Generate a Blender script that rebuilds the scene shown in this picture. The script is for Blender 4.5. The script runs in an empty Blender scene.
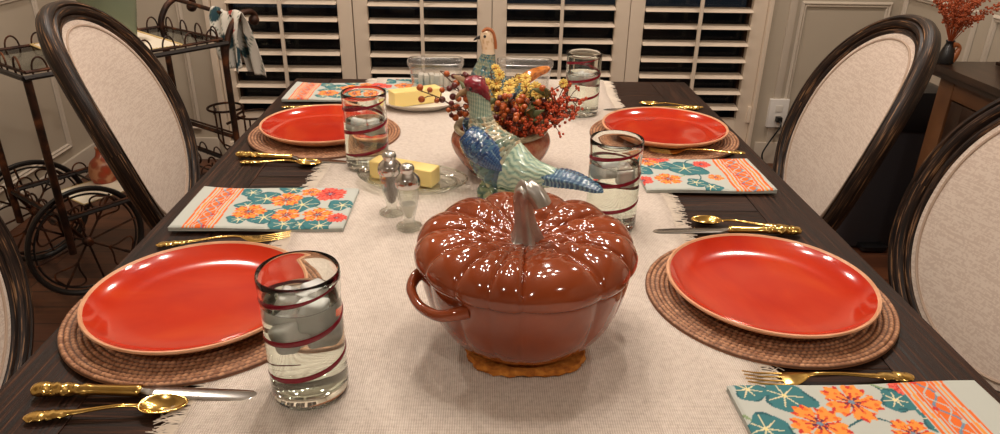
import bpy, bmesh, math, random
import numpy as np
from mathutils import Vector, Matrix
random.seed(7)
PI = math.pi
sc = bpy.context.scene
COL = sc.collection
TZ = 0.76            # table top height

# ------------------------------------------------------------------ materials
def lin(c):
    return tuple(((x / 255) / 12.92 if x / 255 <= .04045 else ((x / 255 + .055) / 1.055) ** 2.4) for x in c)

class M:
    """small wrapper building a principled material with nodes"""
    def __init__(s, name, col=(200, 200, 200), rough=.5, metal=0, **kw):
        s.m = bpy.data.materials.new(name); s.m.use_nodes = True
        s.nt = s.m.node_tree; s.b = s.nt.nodes['Principled BSDF']
        s.b.inputs['Base Color'].default_value = (*lin(col), 1)
        s.b.inputs['Roughness'].default_value = rough
        s.b.inputs['Metallic'].default_value = metal
        for k, v in kw.items():
            s.b.inputs[k.replace('_', ' ')].default_value = v
    def n(s, t, **kw):
        nd = s.nt.nodes.new(t)
        for k, v in kw.items():
            if k in nd.inputs.keys(): nd.inputs[k].default_value = v
            else: setattr(nd, k, v)
        return nd
    def l(s, a, b): s.nt.links.new(a, b)
    def coord(s, kind='Object', scale=(1, 1, 1)):
        t = s.n('ShaderNodeTexCoord'); mp = s.n('ShaderNodeMapping'); mp.inputs['Scale'].default_value = scale
        s.l(t.outputs[kind], mp.inputs[0]); return mp.outputs[0]
    def noise(s, co, scale, detail=3, rough=.5, dist=0):
        nd = s.n('ShaderNodeTexNoise'); nd.inputs['Scale'].default_value = scale; nd.inputs['Detail'].default_value = detail
        nd.inputs['Roughness'].default_value = rough; nd.inputs['Distortion'].default_value = dist
        s.l(co, nd.inputs['Vector']); return nd.outputs[0]
    def ramp(s, fac, stops, target=None):
        r = s.n('ShaderNodeValToRGB'); e = r.color_ramp.elements
        while len(e) < len(stops): e.new(.5)
        for el, (p, c) in zip(e, stops):
            el.position = p; el.color = (*lin(c), 1) if not isinstance(c, float) else (c, c, c, 1)
        s.l(fac, r.inputs[0])
        if target: s.l(r.outputs[0], s.b.inputs[target])
        return r.outputs[0]
    def bump(s, h, strength=.3, dist=.002):
        b = s.n('ShaderNodeBump'); b.inputs['Strength'].default_value = strength; b.inputs['Distance'].default_value = dist
        s.l(h, b.inputs['Height']); s.l(b.outputs[0], s.b.inputs['Normal']); return b
    def attr(s, name='Col', target='Base Color'):
        a = s.n('ShaderNodeAttribute'); a.attribute_name = name
        if target: s.l(a.outputs['Color'], s.b.inputs[target])
        return a.outputs['Color']

MAT = {}
def simple(name, col, rough=.5, metal=0, **kw):
    MAT[name] = M(name, col, rough, metal, **kw); return MAT[name]

# dark plank table wood, grain along U
w = simple('table_wood', (40, 27, 20), .5, Specular_IOR_Level=.22)
co = w.coord('UV', (3, 150, 1)); n1 = w.noise(co, 1.5, 6, .7, .35)
w.ramp(n1, [(.38, (14, 7, 4)), (.48, (34, 18, 11)), (.57, (56, 32, 20)), (.68, (100, 66, 45))], 'Base Color')
w.ramp(n1, [(.4, .40), (.6, .6)], 'Roughness'); w.bump(n1, .6, .0015)
# distressed black chair wood
w = simple('chair_wood', (40, 28, 22), .45, Specular_IOR_Level=.3)
co = w.coord('UV', (7, 150, 1)); n1 = w.noise(co, 1.5, 4, .6, .3)
n2 = w.noise(w.coord('UV', (16, 420, 1)), 1, 3, .6)
mx = w.n('ShaderNodeMath', operation='MULTIPLY'); w.l(n1, mx.inputs[0]); w.l(n2, mx.inputs[1])
w.ramp(mx.outputs[0], [(.14, (14, 9, 7)), (.25, (34, 22, 16)), (.32, (72, 50, 35)), (.38, (150, 112, 78))], 'Base Color')
w.bump(n1, .6, .002)
w = simple('linen', (196, 176, 158), .9)
n1 = w.noise(w.coord('Object', (30, 26, 430)), 1, 2); n2 = w.noise(w.coord('Object', (200, 200, 200)), 1, 2)
mx = w.n('ShaderNodeMath', operation='ADD'); w.l(n1, mx.inputs[0]); w.l(n2, mx.inputs[1])
w.ramp(mx.outputs[0], [(.8, (199, 181, 167)), (1.0, (202, 184, 170)), (1.2, (204, 187, 173)), (1.34, (213, 198, 184))], 'Base Color'); w.bump(mx.outputs[0], .16, .0006)
w = simple('piping_linen', (178, 156, 138), .9)
# runner weave
w = simple('runner_cloth', (216, 200, 184), .95)
co = w.coord('Object')
wa = w.n('ShaderNodeTexWave'); wa.bands_direction = 'X'; wa.inputs['Scale'].default_value = 130; wa.inputs['Distortion'].default_value = .6; wa.inputs['Detail'].default_value = 1
wb = w.n('ShaderNodeTexWave'); wb.bands_direction = 'Y'; wb.inputs['Scale'].default_value = 150; wb.inputs['Distortion'].default_value = .9; wb.inputs['Detail'].default_value = 1
w.l(co, wa.inputs[0]); w.l(co, wb.inputs[0])
mx = w.n('ShaderNodeMath', operation='MULTIPLY'); w.l(wa.outputs['Fac'], mx.inputs[0]); w.l(wb.outputs['Fac'], mx.inputs[1])
n1 = w.noise(w.coord('Object', (60, 60, 60)), 3, 3)
ad = w.n('ShaderNodeMath', operation='MULTIPLY_ADD'); w.l(n1, ad.inputs[0]); ad.inputs[1].default_value = .6; w.l(mx.outputs[0], ad.inputs[2])
w.ramp(ad.outputs[0], [(.2, (190, 174, 160)), (.5, (222, 209, 196)), (.9, (240, 229, 218))], 'Base Color'); w.bump(ad.outputs[0], .7, .0012)
w = simple('fringe_thread', (222, 210, 195), .95)
# rattan placemat (geometry carries ridges)
w = simple('rattan', (150, 98, 66), .55)
w.attr('Col'); n1 = w.noise(w.coord('Object', (1, 1, 1)), 380, 2); w.bump(n1, .25, .0006)
# plate glaze
w = simple('orange_glaze', (222, 66, 30), .13, Coat_Weight=.4, Coat_Roughness=.04)
n1 = w.noise(w.coord('Object', (4, 9, 4)), 1.4, 3, .5, .8)
w.ramp(n1, [(.3, (180, 34, 16)), (.55, (194, 48, 18)), (.75, (204, 66, 22))], 'Base Color')
n2 = w.noise(w.coord('Object'), 60, 2); w.bump(n2, .03, .001)
w = simple('bare_clay', (214, 158, 118), .5)
n1 = w.noise(w.coord('Object'), 30, 3); w.ramp(n1, [(.3, (204, 142, 102)), (.7, (222, 170, 132))], 'Base Color')
# pumpkin pot enamel
w = simple('pumpkin_enamel', (150, 64, 32), .11, Coat_Weight=.5, Coat_Roughness=.03)
n1 = w.noise(w.coord('Object'), 9, 4, .55); w.ramp(n1, [(.3, (118, 50, 22)), (.6, (142, 64, 30)), (.8, (160, 80, 42))], 'Base Color')
n2 = w.noise(w.coord('Object'), 26, 3, .55, .6); w.bump(n2, .07, .004)
w = simple('pewter', (176, 172, 165), .34, .85); n1 = w.noise(w.coord('Object'), 30, 3); w.ramp(n1, [(.3, (150, 146, 140)), (.7, (204, 200, 192))], 'Base Color')
w = simple('trivet_yarn', (190, 112, 36), .95); n1 = w.noise(w.coord('Object'), 120, 3); w.ramp(n1, [(.3, (150, 82, 22)), (.55, (192, 118, 40)), (.8, (222, 154, 70))], 'Base Color'); w.bump(n1, .6, .003)
w = simple('gold', (222, 182, 104), .17, 1.0); n1 = w.noise(w.coord('Object'), 60, 2); w.ramp(n1, [(.3, (212, 172, 92)), (.7, (232, 196, 120))], 'Base Color')
w = simple('steel', (190, 188, 184), .18, 1.0)
w = simple('chrome', (205, 203, 200), .12, 1.0)
def glassmat(name, col, rough=.0, ior=1.45, tint=1.0):
    g = M(name, col, rough, 0); g.b.inputs['Transmission Weight'].default_value = 1; g.b.inputs['IOR'].default_value = ior; MAT[name] = g; return g
def thinglass(name, col, gloss=.12, rough=.03):
    """thin sheet of clear glass or plastic: mostly straight-through with a fresnel sheen"""
    g = M(name, col, rough); nt = g.nt; out = nt.nodes['Material Output']
    tr = g.n('ShaderNodeBsdfTransparent'); tr.inputs[0].default_value = (*lin(col), 1)
    gl = g.n('ShaderNodeBsdfGlossy'); gl.inputs['Roughness'].default_value = rough
    lw = g.n('ShaderNodeLayerWeight'); lw.inputs[0].default_value = .35
    mp = g.n('ShaderNodeMapRange'); mp.inputs[3].default_value = gloss * .35; mp.inputs[4].default_value = min(1, gloss * 4); g.l(lw.outputs['Facing'], mp.inputs[0])
    mx = g.n('ShaderNodeMixShader'); g.l(mp.outputs[0], mx.inputs[0]); g.l(tr.outputs[0], mx.inputs[1]); g.l(gl.outputs[0], mx.inputs[2])
    g.l(mx.outputs[0], out.inputs['Surface']); MAT[name] = g; return g
thinglass('clear_glass', (250, 252, 249), .17)
thinglass('pane_glass', (235, 240, 240), .08)
thinglass('box_plastic', (244, 243, 240), .30, .25)
thinglass('water_body', (249, 251, 249), .07)
glassmat('thick_glass', (250, 254, 249), .02, 1.45)
glassmat('real_water', (250, 252, 250), 0, 1.33)
thinglass('base_glass', (226, 238, 224), .3)
glassmat('green_glass', (132, 172, 128), .12, 1.3)
MAT['green_glass'].b.inputs['Transmission Weight'].default_value = .35
MAT['green_glass'].b.inputs['Base Color'].default_value = (*lin((150, 160, 134)), 1)
w = simple('ice', (246, 246, 244), .25); w.b.inputs['Transmission Weight'].default_value = .3; w.b.inputs['IOR'].default_value = 1.2
simple('maroon_glass', (120, 14, 34), .12)
w = simple('hood_red', (126, 26, 40), .2, Coat_Weight=.3, Coat_Roughness=.06); n1 = w.noise(w.coord('Object'), 90, 3); w.ramp(n1, [(.3, (100, 16, 30)), (.7, (146, 40, 52))], 'Base Color'); w.bump(n1, .15, .001)
simple('butter', (244, 218, 140), .42, Subsurface_Weight=.15, Subsurface_Radius=(.01, .007, .003))
simple('white_china', (226, 220, 210), .2)
w = simple('wall_paint', (182, 170, 152), .7); n1 = w.noise(w.coord('Object'), 40, 2); w.bump(n1, .05, .001)
simple('trim_paint', (196, 184, 168), .5)
simple('shutter_paint', (226, 210, 190), .4)
simple('ceiling_paint', (190, 182, 170), .8)
simple('outlet_plastic', (232, 228, 222), .4)
simple('black_plastic', (22, 21, 22), .32)
simple('grey_plastic', (58, 56, 60), .4)
w = simple('floor_wood', (90, 52, 32), .4)
br = w.n('ShaderNodeTexBrick'); br.inputs['Scale'].default_value = 1; br.inputs['Brick Width'].default_value = 1.1; br.inputs['Row Height'].default_value = .095; br.inputs['Mortar Size'].default_value = .002
br.inputs['Color1'].default_value = (*lin((104, 62, 38)), 1); br.inputs['Color2'].default_value = (*lin((78, 44, 27)), 1); br.inputs['Mortar'].default_value = (*lin((28, 16, 10)), 1); br.offset = .4
w.l(w.coord('Object'), br.inputs['Vector']); n1 = w.noise(w.coord('Object', (3, 50, 1)), 1.5, 5)
mi = w.n('ShaderNodeMix', data_type='RGBA', blend_type='MULTIPLY'); mi.inputs[0].default_value = .7
rr = w.ramp(n1, [(.25, (150, 140, 132)), (.7, (255, 255, 255))]); w.l(br.outputs['Color'], mi.inputs[6]); w.l(rr, mi.inputs[7]); w.l(mi.outputs[2], w.b.inputs['Base Color'])
w = simple('sideboard_wood', (84, 56, 36), .35); n1 = w.noise(w.coord('Object', (60, 3, 3)), 1.3, 5); w.ramp(n1, [(.3, (78, 50, 32)), (.6, (116, 78, 50)), (.8, (142, 100, 66))], 'Base Color'); w.bump(n1, .2, .001)
w = simple('sideboard_dark', (50, 34, 26), .3); n1 = w.noise(w.coord('Object', (40, 3, 3)), 1.3, 5); w.ramp(n1, [(.3, (34, 23, 17)), (.7, (66, 46, 34))], 'Base Color')
w = simple('rust_iron', (70, 44, 30), .5, .5); n1 = w.noise(w.coord('Object'), 22, 4); w.ramp(n1, [(.35, (38, 25, 20)), (.55, (72, 44, 30)), (.75, (128, 76, 44))], 'Base Color')
simple('dark_iron', (52, 48, 46), .45, .6)
w = simple('lace', (232, 220, 198), .95); n1 = w.noise(w.coord('Object'), 90, 2); w.bump(n1, .4, .001)
w = simple('lace_edge', (196, 168, 112), .9)
w = simple('painted_cloth', (255, 255, 255), .9); w.attr('Col'); n1 = w.noise(w.coord('Object'), 700, 2); w.bump(n1, .2, .0004)
w = simple('painted_ceramic', (255, 255, 255), .12, Coat_Weight=.5, Coat_Roughness=.04); w.attr('Col')
w = simple('planter_glaze', (140, 78, 54), .22); n1 = w.noise(w.coord('Object'), 26, 5, .65); w.ramp(n1, [(.3, (96, 50, 36)), (.5, (150, 80, 56)), (.65, (176, 124, 92)), (.8, (120, 112, 86))], 'Base Color'); w.bump(n1, .2, .002)
w = simple('planter_rim', (150, 138, 108), .3); n1 = w.noise(w.coord('Object'), 30, 4); w.ramp(n1, [(.3, (112, 90, 66)), (.7, (172, 160, 128))], 'Base Color')
w = simple('orange_berry', (176, 82, 34), .3); n1 = w.noise(w.coord('Object'), 60, 2); w.ramp(n1, [(.3, (140, 58, 24)), (.7, (204, 104, 44))], 'Base Color')
simple('plum_berry', (92, 32, 30), .3)
simple('red_berry', (190, 74, 36), .45)
simple('twig', (82, 46, 28), .7)
simple('yellow_petal', (216, 180, 84), .6)
simple('bloom_centre', (178, 116, 30), .7)
w = simple('green_leaf', (84, 92, 52), .5); n1 = w.noise(w.coord('Object'), 30, 2); w.ramp(n1, [(.3, (60, 70, 40)), (.7, (110, 112, 66))], 'Base Color')
simple('slate_leaf', (70, 76, 88), .6)
simple('tan_leaf', (150, 120, 84), .6)
simple('cork_orange', (170, 78, 36), .6)
w = simple('tan_wood_vase', (170, 100, 56), .35)
simple('cord_rubber', (20, 20, 20), .5)
simple('pepper', (92, 78, 66), .9); simple('salt', (228, 224, 216), .9)
w = simple('patterned_ceramic', (190, 80, 46), .35); vo = w.n('ShaderNodeTexVoronoi'); vo.inputs['Scale'].default_value = 28; w.l(w.coord('Object'), vo.inputs[0]); w.ramp(vo.outputs['Distance'], [(.2, (166, 62, 34)), (.5, (150, 74, 42)), (.7, (186, 128, 92))], 'Base Color')
simple('night_ground', (30, 30, 30), .9)
simple('dark_jamb', (84, 58, 42), .6)

# ------------------------------------------------------------------ mesh helpers
def link(o, parent=None):
    COL.objects.link(o)
    if parent is not None: o.parent = parent
    return o
def obj(name, bm, mat, parent=None, smooth=True, angle=None):
    me = bpy.data.meshes.new(name)
    if isinstance(bm, bmesh.types.BMesh):
        bmesh.ops.recalc_face_normals(bm, faces=bm.faces[:]); bm.to_mesh(me); bm.free()
    else:
        vs, fs = bm[0], bm[1]
        me.from_pydata([tuple(map(float, v)) for v in vs], [], fs)
        if len(bm) > 2 and bm[2] is not None:
            ca = me.color_attributes.new('Col', 'FLOAT_COLOR', 'POINT')
            c = np.ones((len(vs), 4), np.float32); c[:, :3] = bm[2]; ca.data.foreach_set('color', c.ravel())
    mats = mat if isinstance(mat, (list, tuple)) else [mat]
    for m in mats: me.materials.append(MAT[m].m)
    if smooth:
        for p in me.polygons: p.use_smooth = True
        try: me.set_sharp_from_angle(angle=math.radians(angle or 38))
        except Exception: pass
    return link(bpy.data.objects.new(name, me), parent)
def thing(name, label, cat, loc=(0, 0, 0), rz=0, group=None):
    o = bpy.data.objects.new(name, None); COL.objects.link(o); o.location = loc; o.rotation_euler = (0, 0, rz); o.empty_display_size = .05
    o['label'] = label; o['category'] = cat
    if group: o['group'] = group
    return o
def tag(o, label, cat, group=None):
    o['label'] = label; o['category'] = cat
    if group: o['group'] = group
    return o
def struct(o): o['kind'] = 'structure'; return o
def dup(o, loc=None, rz=None, label=None, parent=None):
    c = o.copy(); COL.objects.link(c)
    if parent is not None: c.parent = parent
    if loc is not None: c.location = loc
    if rz is not None: c.rotation_euler = (0, 0, rz)
    if label: c['label'] = label
    for ch in list(o.children): dup(ch, parent=c)
    return c
def box(bm, x0, x1, y0, y1, z0, z1, bev=0, M4=None, uv=None, seg=2):
    """box; uv='x'|'y'|'z' maps U along that axis (grain)"""
    r = bmesh.ops.create_cube(bm, size=1); vs = r['verts']
    for v in vs:
        v.co = Vector(((x0 + x1) / 2 + v.co.x * (x1 - x0), (y0 + y1) / 2 + v.co.y * (y1 - y0), (z0 + z1) / 2 + v.co.z * (z1 - z0)))
    fs = set(f for v in vs for f in v.link_faces)
    if bev:
        es = set(e for f in fs for e in f.edges)
        rb = bmesh.ops.bevel(bm, geom=list(es), offset=bev, segments=seg, affect='EDGES', profile=.7)
        vs = set(rb['verts']) | set(v for v in vs if v.is_valid); fs = set(f for v in vs for f in v.link_faces)
    vs = set(v for f in fs for v in f.verts)
    if uv:
        L = bm.loops.layers.uv.verify(); ox, oy = random.random() * 9, random.random() * 9
        for f in fs:
            for lp in f.loops:
                c = lp.vert.co
                a, b = {'x': (c.x, c.y + c.z), 'y': (c.y, c.x + c.z), 'z': (c.z, c.x + c.y)}[uv]
                lp[L].uv = (a + ox, b + oy)
    if M4 is not None:
        for v in vs: v.co = M4 @ v.co
    return vs
def lathe(prof, n=48, M4=None, bm=None, closed=False):
    """prof list of (r,z)"""
    bm = bm or bmesh.new(); rings = []
    for r, z in prof:
        if r < 1e-6: rings.append([bm.verts.new((0, 0, z))])
        else: rings.append([bm.verts.new((r * math.cos(2 * PI * i / n), r * math.sin(2 * PI * i / n), z)) for i in range(n)])
    pairs = list(zip(rings, rings[1:])) + ([(rings[-1], rings[0])] if closed else [])
    for a, b in pairs:
        if len(a) == 1 and len(b) == 1: continue
        for i in range(n):
            j = (i + 1) % n
            if len(a) == 1: bm.faces.new((a[0], b[j], b[i]))
            elif len(b) == 1: bm.faces.new((a[i], a[j], b[0]))
            else: bm.faces.new((a[i], a[j], b[j], b[i]))
    if M4 is not None:
        for rg in rings:
            for v in rg: v.co = M4 @ v.co
    return bm
def tube(bm, pts, r, n=8, closed=False, flat=1.0, up=None, fixed=False):
    """swept tube; r may be a list; flat scales the second axis"""
    pts = [Vector(p) for p in pts]; N = len(pts); rs = r if isinstance(r, (list, tuple)) else [r] * N
    rings = []; prev = None
    for i in range(N):
        if closed: t = pts[(i + 1) % N] - pts[(i - 1) % N]
        else: t = pts[min(i + 1, N - 1)] - pts[max(i - 1, 0)]
        t.normalize() if t.length > 1e-9 else None
        if prev is None or fixed:
            a = Vector(up) if up else (Vector((0, 0, 1)) if abs(t.z) < .9 else Vector((1, 0, 0)))
        else: a = prev
        a = a - t * a.dot(t)
        if a.length < 1e-6: a = t.orthogonal()
        a.normalize(); b = t.cross(a); prev = a
        rings.append([bm.verts.new(pts[i] + (a * math.cos(2 * PI * k / n) + b * math.sin(2 * PI * k / n) * flat) * rs[i]) for k in range(n)])
    m = N if closed else N - 1
    L = bm.loops.layers.uv.verify(); ln = 0
    for i in range(m):
        A, B = rings[i], rings[(i + 1) % N]; sgl = (pts[(i + 1) % N] - pts[i]).length
        for k in range(n):
            k2 = (k + 1) % n; f = bm.faces.new((A[k], A[k2], B[k2], B[k]))
            for lp, (u, v) in zip(f.loops, ((ln, k), (ln, k + 1), (ln + sgl, k + 1), (ln + sgl, k))): lp[L].uv = (u, v * .01)
        ln += sgl
    if not closed:
        bm.faces.new(list(reversed(rings[0]))); bm.faces.new(rings[-1])
    return bm
def sphere(bm, c, r, u=12, v=8, sc_=(1, 1, 1)):
    rr = bmesh.ops.create_uvsphere(bm, u_segments=u, v_segments=v, radius=1)
    for x in rr['verts']: x.co = Vector((c[0] + x.co.x * r * sc_[0], c[1] + x.co.y * r * sc_[1], c[2] + x.co.z * r * sc_[2]))
    return rr['verts']
def cr(pts, n):
    """catmull-rom resample of a list of tuples (any dimension)"""
    P = np.array(pts, float); k = len(P); out = []
    for s in np.linspace(0, k - 1, n):
        i = min(int(s), k - 2); t = s - i
        p0, p1, p2, p3 = P[max(i - 1, 0)], P[i], P[i + 1], P[min(i + 2, k - 1)]
        out.append(.5 * ((2 * p1) + (-p0 + p2) * t + (2 * p0 - 5 * p1 + 4 * p2 - p3) * t * t + (-p0 + 3 * p1 - 3 * p2 + p3) * t ** 3))
    return [tuple(o) for o in out]
def grid(fn, nu, nv, wrap=False):
    """fn(i,j)->co ; returns vs, fs lists"""
    vs = [fn(i, j) for i in range(nu) for j in range(nv)]
    fs = [(i * nv + j, i * nv + (j + 1) % nv, (i + 1) * nv + (j + 1) % nv, (i + 1) * nv + j) for i in range(nu - 1) for j in range(nv if wrap else nv - 1)]
    return vs, fs
def hash2(a, b): 
    v = math.sin(a * 127.1 + b * 311.7) * 43758.5453
    return v - math.floor(v)
# ------------------------------------------------------------------ room
WY, LX, RX, CY, CZ = 3.366, -1.87, 1.90, -2.4, 2.6
def slab(name, a, mat):
    bm = bmesh.new(); box(bm, *a); return struct(obj(name, bm, mat, smooth=False))
slab('floor', (LX - .1, RX + .1, CY - .1, WY + .15, -.08, 0), 'floor_wood')
slab('ceiling', (LX - .1, RX + .1, CY - .1, WY + .15, CZ, CZ + .08), 'ceiling_paint')
slab('wall_left', (LX - .1, LX, CY, WY + .1, 0, CZ), 'wall_paint')
slab('wall_right', (RX, RX + .1, CY, WY + .1, 0, CZ), 'wall_paint')
slab('wall_front', (LX, RX, CY - .1, CY, 0, CZ), 'wall_paint')
OX0, OX1, OZ0, OZ1 = -1.262, 1.295, .08, 2.19
bm = bmesh.new()
box(bm, LX, OX0, WY, WY + .12, 0, CZ); box(bm, OX1, RX, WY, WY + .12, 0, CZ); box(bm, OX0, OX1, WY, WY + .12, OZ1, CZ); box(bm, OX0, OX1, WY, WY + .12, 0, OZ0)
struct(obj('wall_back', bm, 'wall_paint', smooth=False))
# casing around the glazed doors
bm = bmesh.new()
for a, b in ((OX0 - .02, OX0 + .007), (OX1 - .008, OX1 + .012)): box(bm, a, b, WY - .02, WY + .01, 0, OZ1 + .05, .004)
box(bm, OX0 - .02, OX1 + .012, WY - .02, WY + .01, OZ1 - .01, OZ1 + .06, .004); box(bm, OX0, OX1, WY - .012, WY + .10, .03, OZ0 + .01, .003)
struct(obj('trim_1', bm, 'shutter_paint'))
# glazing and dark jambs behind the shutters
wr = struct(thing('window_1', 'dark glazed doors behind the white shutters', 'window')); del wr['category']
bm = bmesh.new(); box(bm, OX0, OX1, WY + .085, WY + .091, OZ0, OZ1); obj('pane', bm, 'pane_glass', wr, smooth=False)
bm = bmesh.new()
for x in (OX0 + .03, -.6185, .0175, .6525, OX1 - .03): box(bm, x - .04, x + .04, WY + .07, WY + .12, OZ0, OZ1, .003)
box(bm, OX0, OX1, WY + .07, WY + .12, OZ0, OZ0 + .12, .003); obj('window_frame', bm, 'dark_jamb', wr)
slab('ground_outside', (-4, 4, WY + .2, WY + 5, -.15, -.05), 'night_ground')
# wall panel mouldings
def mould(bm, axis, pos, a0, a1, z0, z1, sgn, t=.018):
    prof = [(0, .002), (.004, .012), (.010, .014), (.016, .008), (.022, .010), (.028, .002)]
    def seg(p, q, inn):
        # raised strip between p and q (a,z) with cross direction inn
        P, Q, I = Vector((*p, 0)), Vector((*q, 0)), Vector((*inn, 0))
        d = (Q - P).normalized()
        rows = []
        for w_, h in prof:
            row = []
            for e, s in ((P, 1), (Q, -1)):
                c = e + I * w_ + d * (w_ * s)
                row.append(bm.verts.new(((c.x, pos - sgn * h, c.y) if axis == 'y' else (pos - sgn * h, c.x, c.y))))
            rows.append(row)
        for r1, r2 in zip(rows, rows[1:]): bm.faces.new((r1[0], r1[1], r2[1], r2[0]))
    seg((a0, z0), (a1, z0), (0, 1)); seg((a1, z0), (a1, z1), (-1, 0)); seg((a1, z1), (a0, z1), (0, -1)); seg((a0, z1), (a0, z0), (1, 0))
def molding(name, fn):
    bm = bmesh.new(); fn(bm); return struct(obj(name, bm, 'trim_paint', angle=60))
def back(bm):
    mould(bm, 'y', WY, 1.438, 1.862, .15, .79, 1); mould(bm, 'y', WY, 1.438, 1.862, .93, 2.4, 1)
    mould(bm, 'y', WY, -1.83, -1.385, .15, 2.4, 1)
molding('trim_2', back)
def left(bm):
    for a, b in ((2.2, 3.09), (1.1, 2.05), (0, .95)): mould(bm, 'x', LX, a, b, .15, .83, -1); mould(bm, 'x', LX, a, b, .95, 2.4, -1)
molding('trim_3', left)
def right(bm):
    for a, b in ((2.16, 2.72), (2.80, 3.33), (1.0, 2.05)): mould(bm, 'x', RX, a, b, .15, .84, 1); mould(bm, 'x', RX, a, b, .95, 2.4, 1)
molding('trim_4', right)
bm = bmesh.new(); box(bm, 1.385, 1.418, WY - .012, WY, 0, CZ, .003); struct(obj('trim_5', bm, 'trim_paint'))
for nm, a in (('baseboard_left', (LX, LX + .015, CY, WY, 0, .11)), ('baseboard_right', (RX - .015, RX, CY, WY, 0, .11)), ('baseboard_back', (1.33, RX, WY - .015, WY, 0, .11))):
    bm = bmesh.new(); box(bm, *a, .004)
    if nm == 'baseboard_back': box(bm, LX, OX0 - .045, WY - .015, WY, 0, .11, .004)
    struct(obj(nm, bm, 'trim_paint'))

# plantation shutters: four hinged panels
def make_shutter(label):
    t = thing('shutter_panel', label, 'shutter', (0, 0, 0), 0, 'white shutter panels over the glazed doors')
    W, st, zb, zt = .632, .066, .10, 2.16
    bm = bmesh.new()
    for s in (-1, 1):
        a = s * W / 2; b = s * (W / 2 - st); box(bm, min(a, b), max(a, b), -.016, .016, zb, zt, .003)
    box(bm, -W / 2 + st, W / 2 - st, -.014, .014, zb, .225, .002); box(bm, -W / 2 + st, W / 2 - st, -.014, .014, zt - .1, zt, .002)
    obj('frame', bm, 'shutter_paint', t)
    bm = bmesh.new(); z = .742 - .0768 * 6; L0 = W / 2 - st - .002
    while z < zt - .12:
        vs = []
        for sx in (-L0, L0):
            vs.append([bm.verts.new((sx, .039 * math.cos(a), z + .0055 * math.sin(a) * (1.0) + .006 * math.cos(a))) for a in np.linspace(0, 2 * PI, 16, endpoint=False)])
        for i in range(16): bm.faces.new((vs[0][i], vs[0][(i + 1) % 16], vs[1][(i + 1) % 16], vs[1][i]))
        bm.faces.new(vs[0]); bm.faces.new(vs[1]); z += .0768
    obj('louvers', bm, 'shutter_paint', t)
    bm = bmesh.new(); box(bm, -.008, .008, -.062, -.046, .245, zt - .14, .004); obj('tilt_rod', bm, 'shutter_paint', t)
    return t
SHY = WY + .018
xs = [-.937, -.300, .335, .970]
labs = ['leftmost white shutter panel, behind the towel on the cart', 'white shutter panel second from left, behind the butter plate',
        'white shutter panel behind the rear right glass, third from left', 'rightmost white shutter panel, beside the wall outlet']
s0 = make_shutter(labs[0]); s0.location = (xs[0], SHY, 0)
s0.location.z = .013
for x, lb, dz in zip(xs[1:], labs[1:], (.009, .004, 0)): dup(s0, (x, SHY, dz), 0, lb)
# hinge blocks on the right panel
bm = bmesh.new()
for z in (.25, 1.1, 1.95): box(bm, xs[3] + .300, xs[3] + .316, SHY - .03, SHY - .012, z - .04, z + .04, .003)
struct(obj('trim_6', bm, 'shutter_paint'))
# outlet
t = thing('wall_outlet', 'white wall outlet low on the wall beside the shutters, black plug in it', 'outlet', (1.415, WY - .015, .262))
bm = bmesh.new(); box(bm, -.046, .046, -.008, .0148, -.070, .070, .003); obj('cover_plate', bm, 'outlet_plastic', t)
bm = bmesh.new()
for z in (.024, -.024): box(bm, -.017, .017, -.011, -.006, z - .016, z + .016, .004)
obj('socket', bm, 'white_china', t)
bm = bmesh.new(); box(bm, -.013, .013, -.042, -.0115, -.037, -.011, .005)
tube(bm, cr([(0, -.04, -.03), (0, -.06, -.05), (-.03, -.05, -.12), (-.06, -.05, -.19), (-.05, -.05, -.235)], 24), .004)
tag(obj('plug_cord', bm, 'cord_rubber'), 'black plug and cord in the wall outlet', 'plug').location = (1.415, WY - .015, .262)

# ------------------------------------------------------------------ table
t = thing('dining_table', 'long dark brown plank dining table set for four', 'table', (0, 0, 0))
TX, TY0, TY1 = .54, .08, 1.966
bm = bmesh.new(); bw = .098; g = .0006
for s in (-1, 1):
    a, b = s * TX, s * (TX - bw); box(bm, min(a, b), max(a, b), TY0, TY1, TZ - .045, TZ, .0025, uv='y')
y = TY0
nin = 13; pw = (TY1 - TY0) / nin
for i in range(nin): box(bm, -TX + bw + g, TX - bw - g, TY0 + i * pw + g, TY0 + (i + 1) * pw - g, TZ - .045, TZ - .0002, .0018, uv='x')
obj('tabletop', bm, 'table_wood', t)
bm = bmesh.new()
for s in (-1, 1): box(bm, min(s * .44, s * .465), max(s * .44, s * .465), TY0 + .09, TY1 - .09, TZ - .12, TZ - .046, .003, uv='y')
for y in (TY0 + .09, TY1 - .115): box(bm, -.44, .44, y, y + .025, TZ - .12, TZ - .046, .003, uv='x')
obj('apron', bm, 'table_wood', t)
legp = [(.040, TZ - .046), (.040, .58), (.030, .56), (.038, .53), (.046, .45), (.036, .30), (.026, .2), (.034, .17), (.026, .14), (.03, .05), (.022, 0), (0, 0)]
for x in (-.44, .44):
    for y in (TY0 + .08, TY1 - .048):
        o = obj('leg', lathe([(0, TZ - .046)] + legp, 24), 'table_wood', t); o.location = (x, y, 0)

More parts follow.
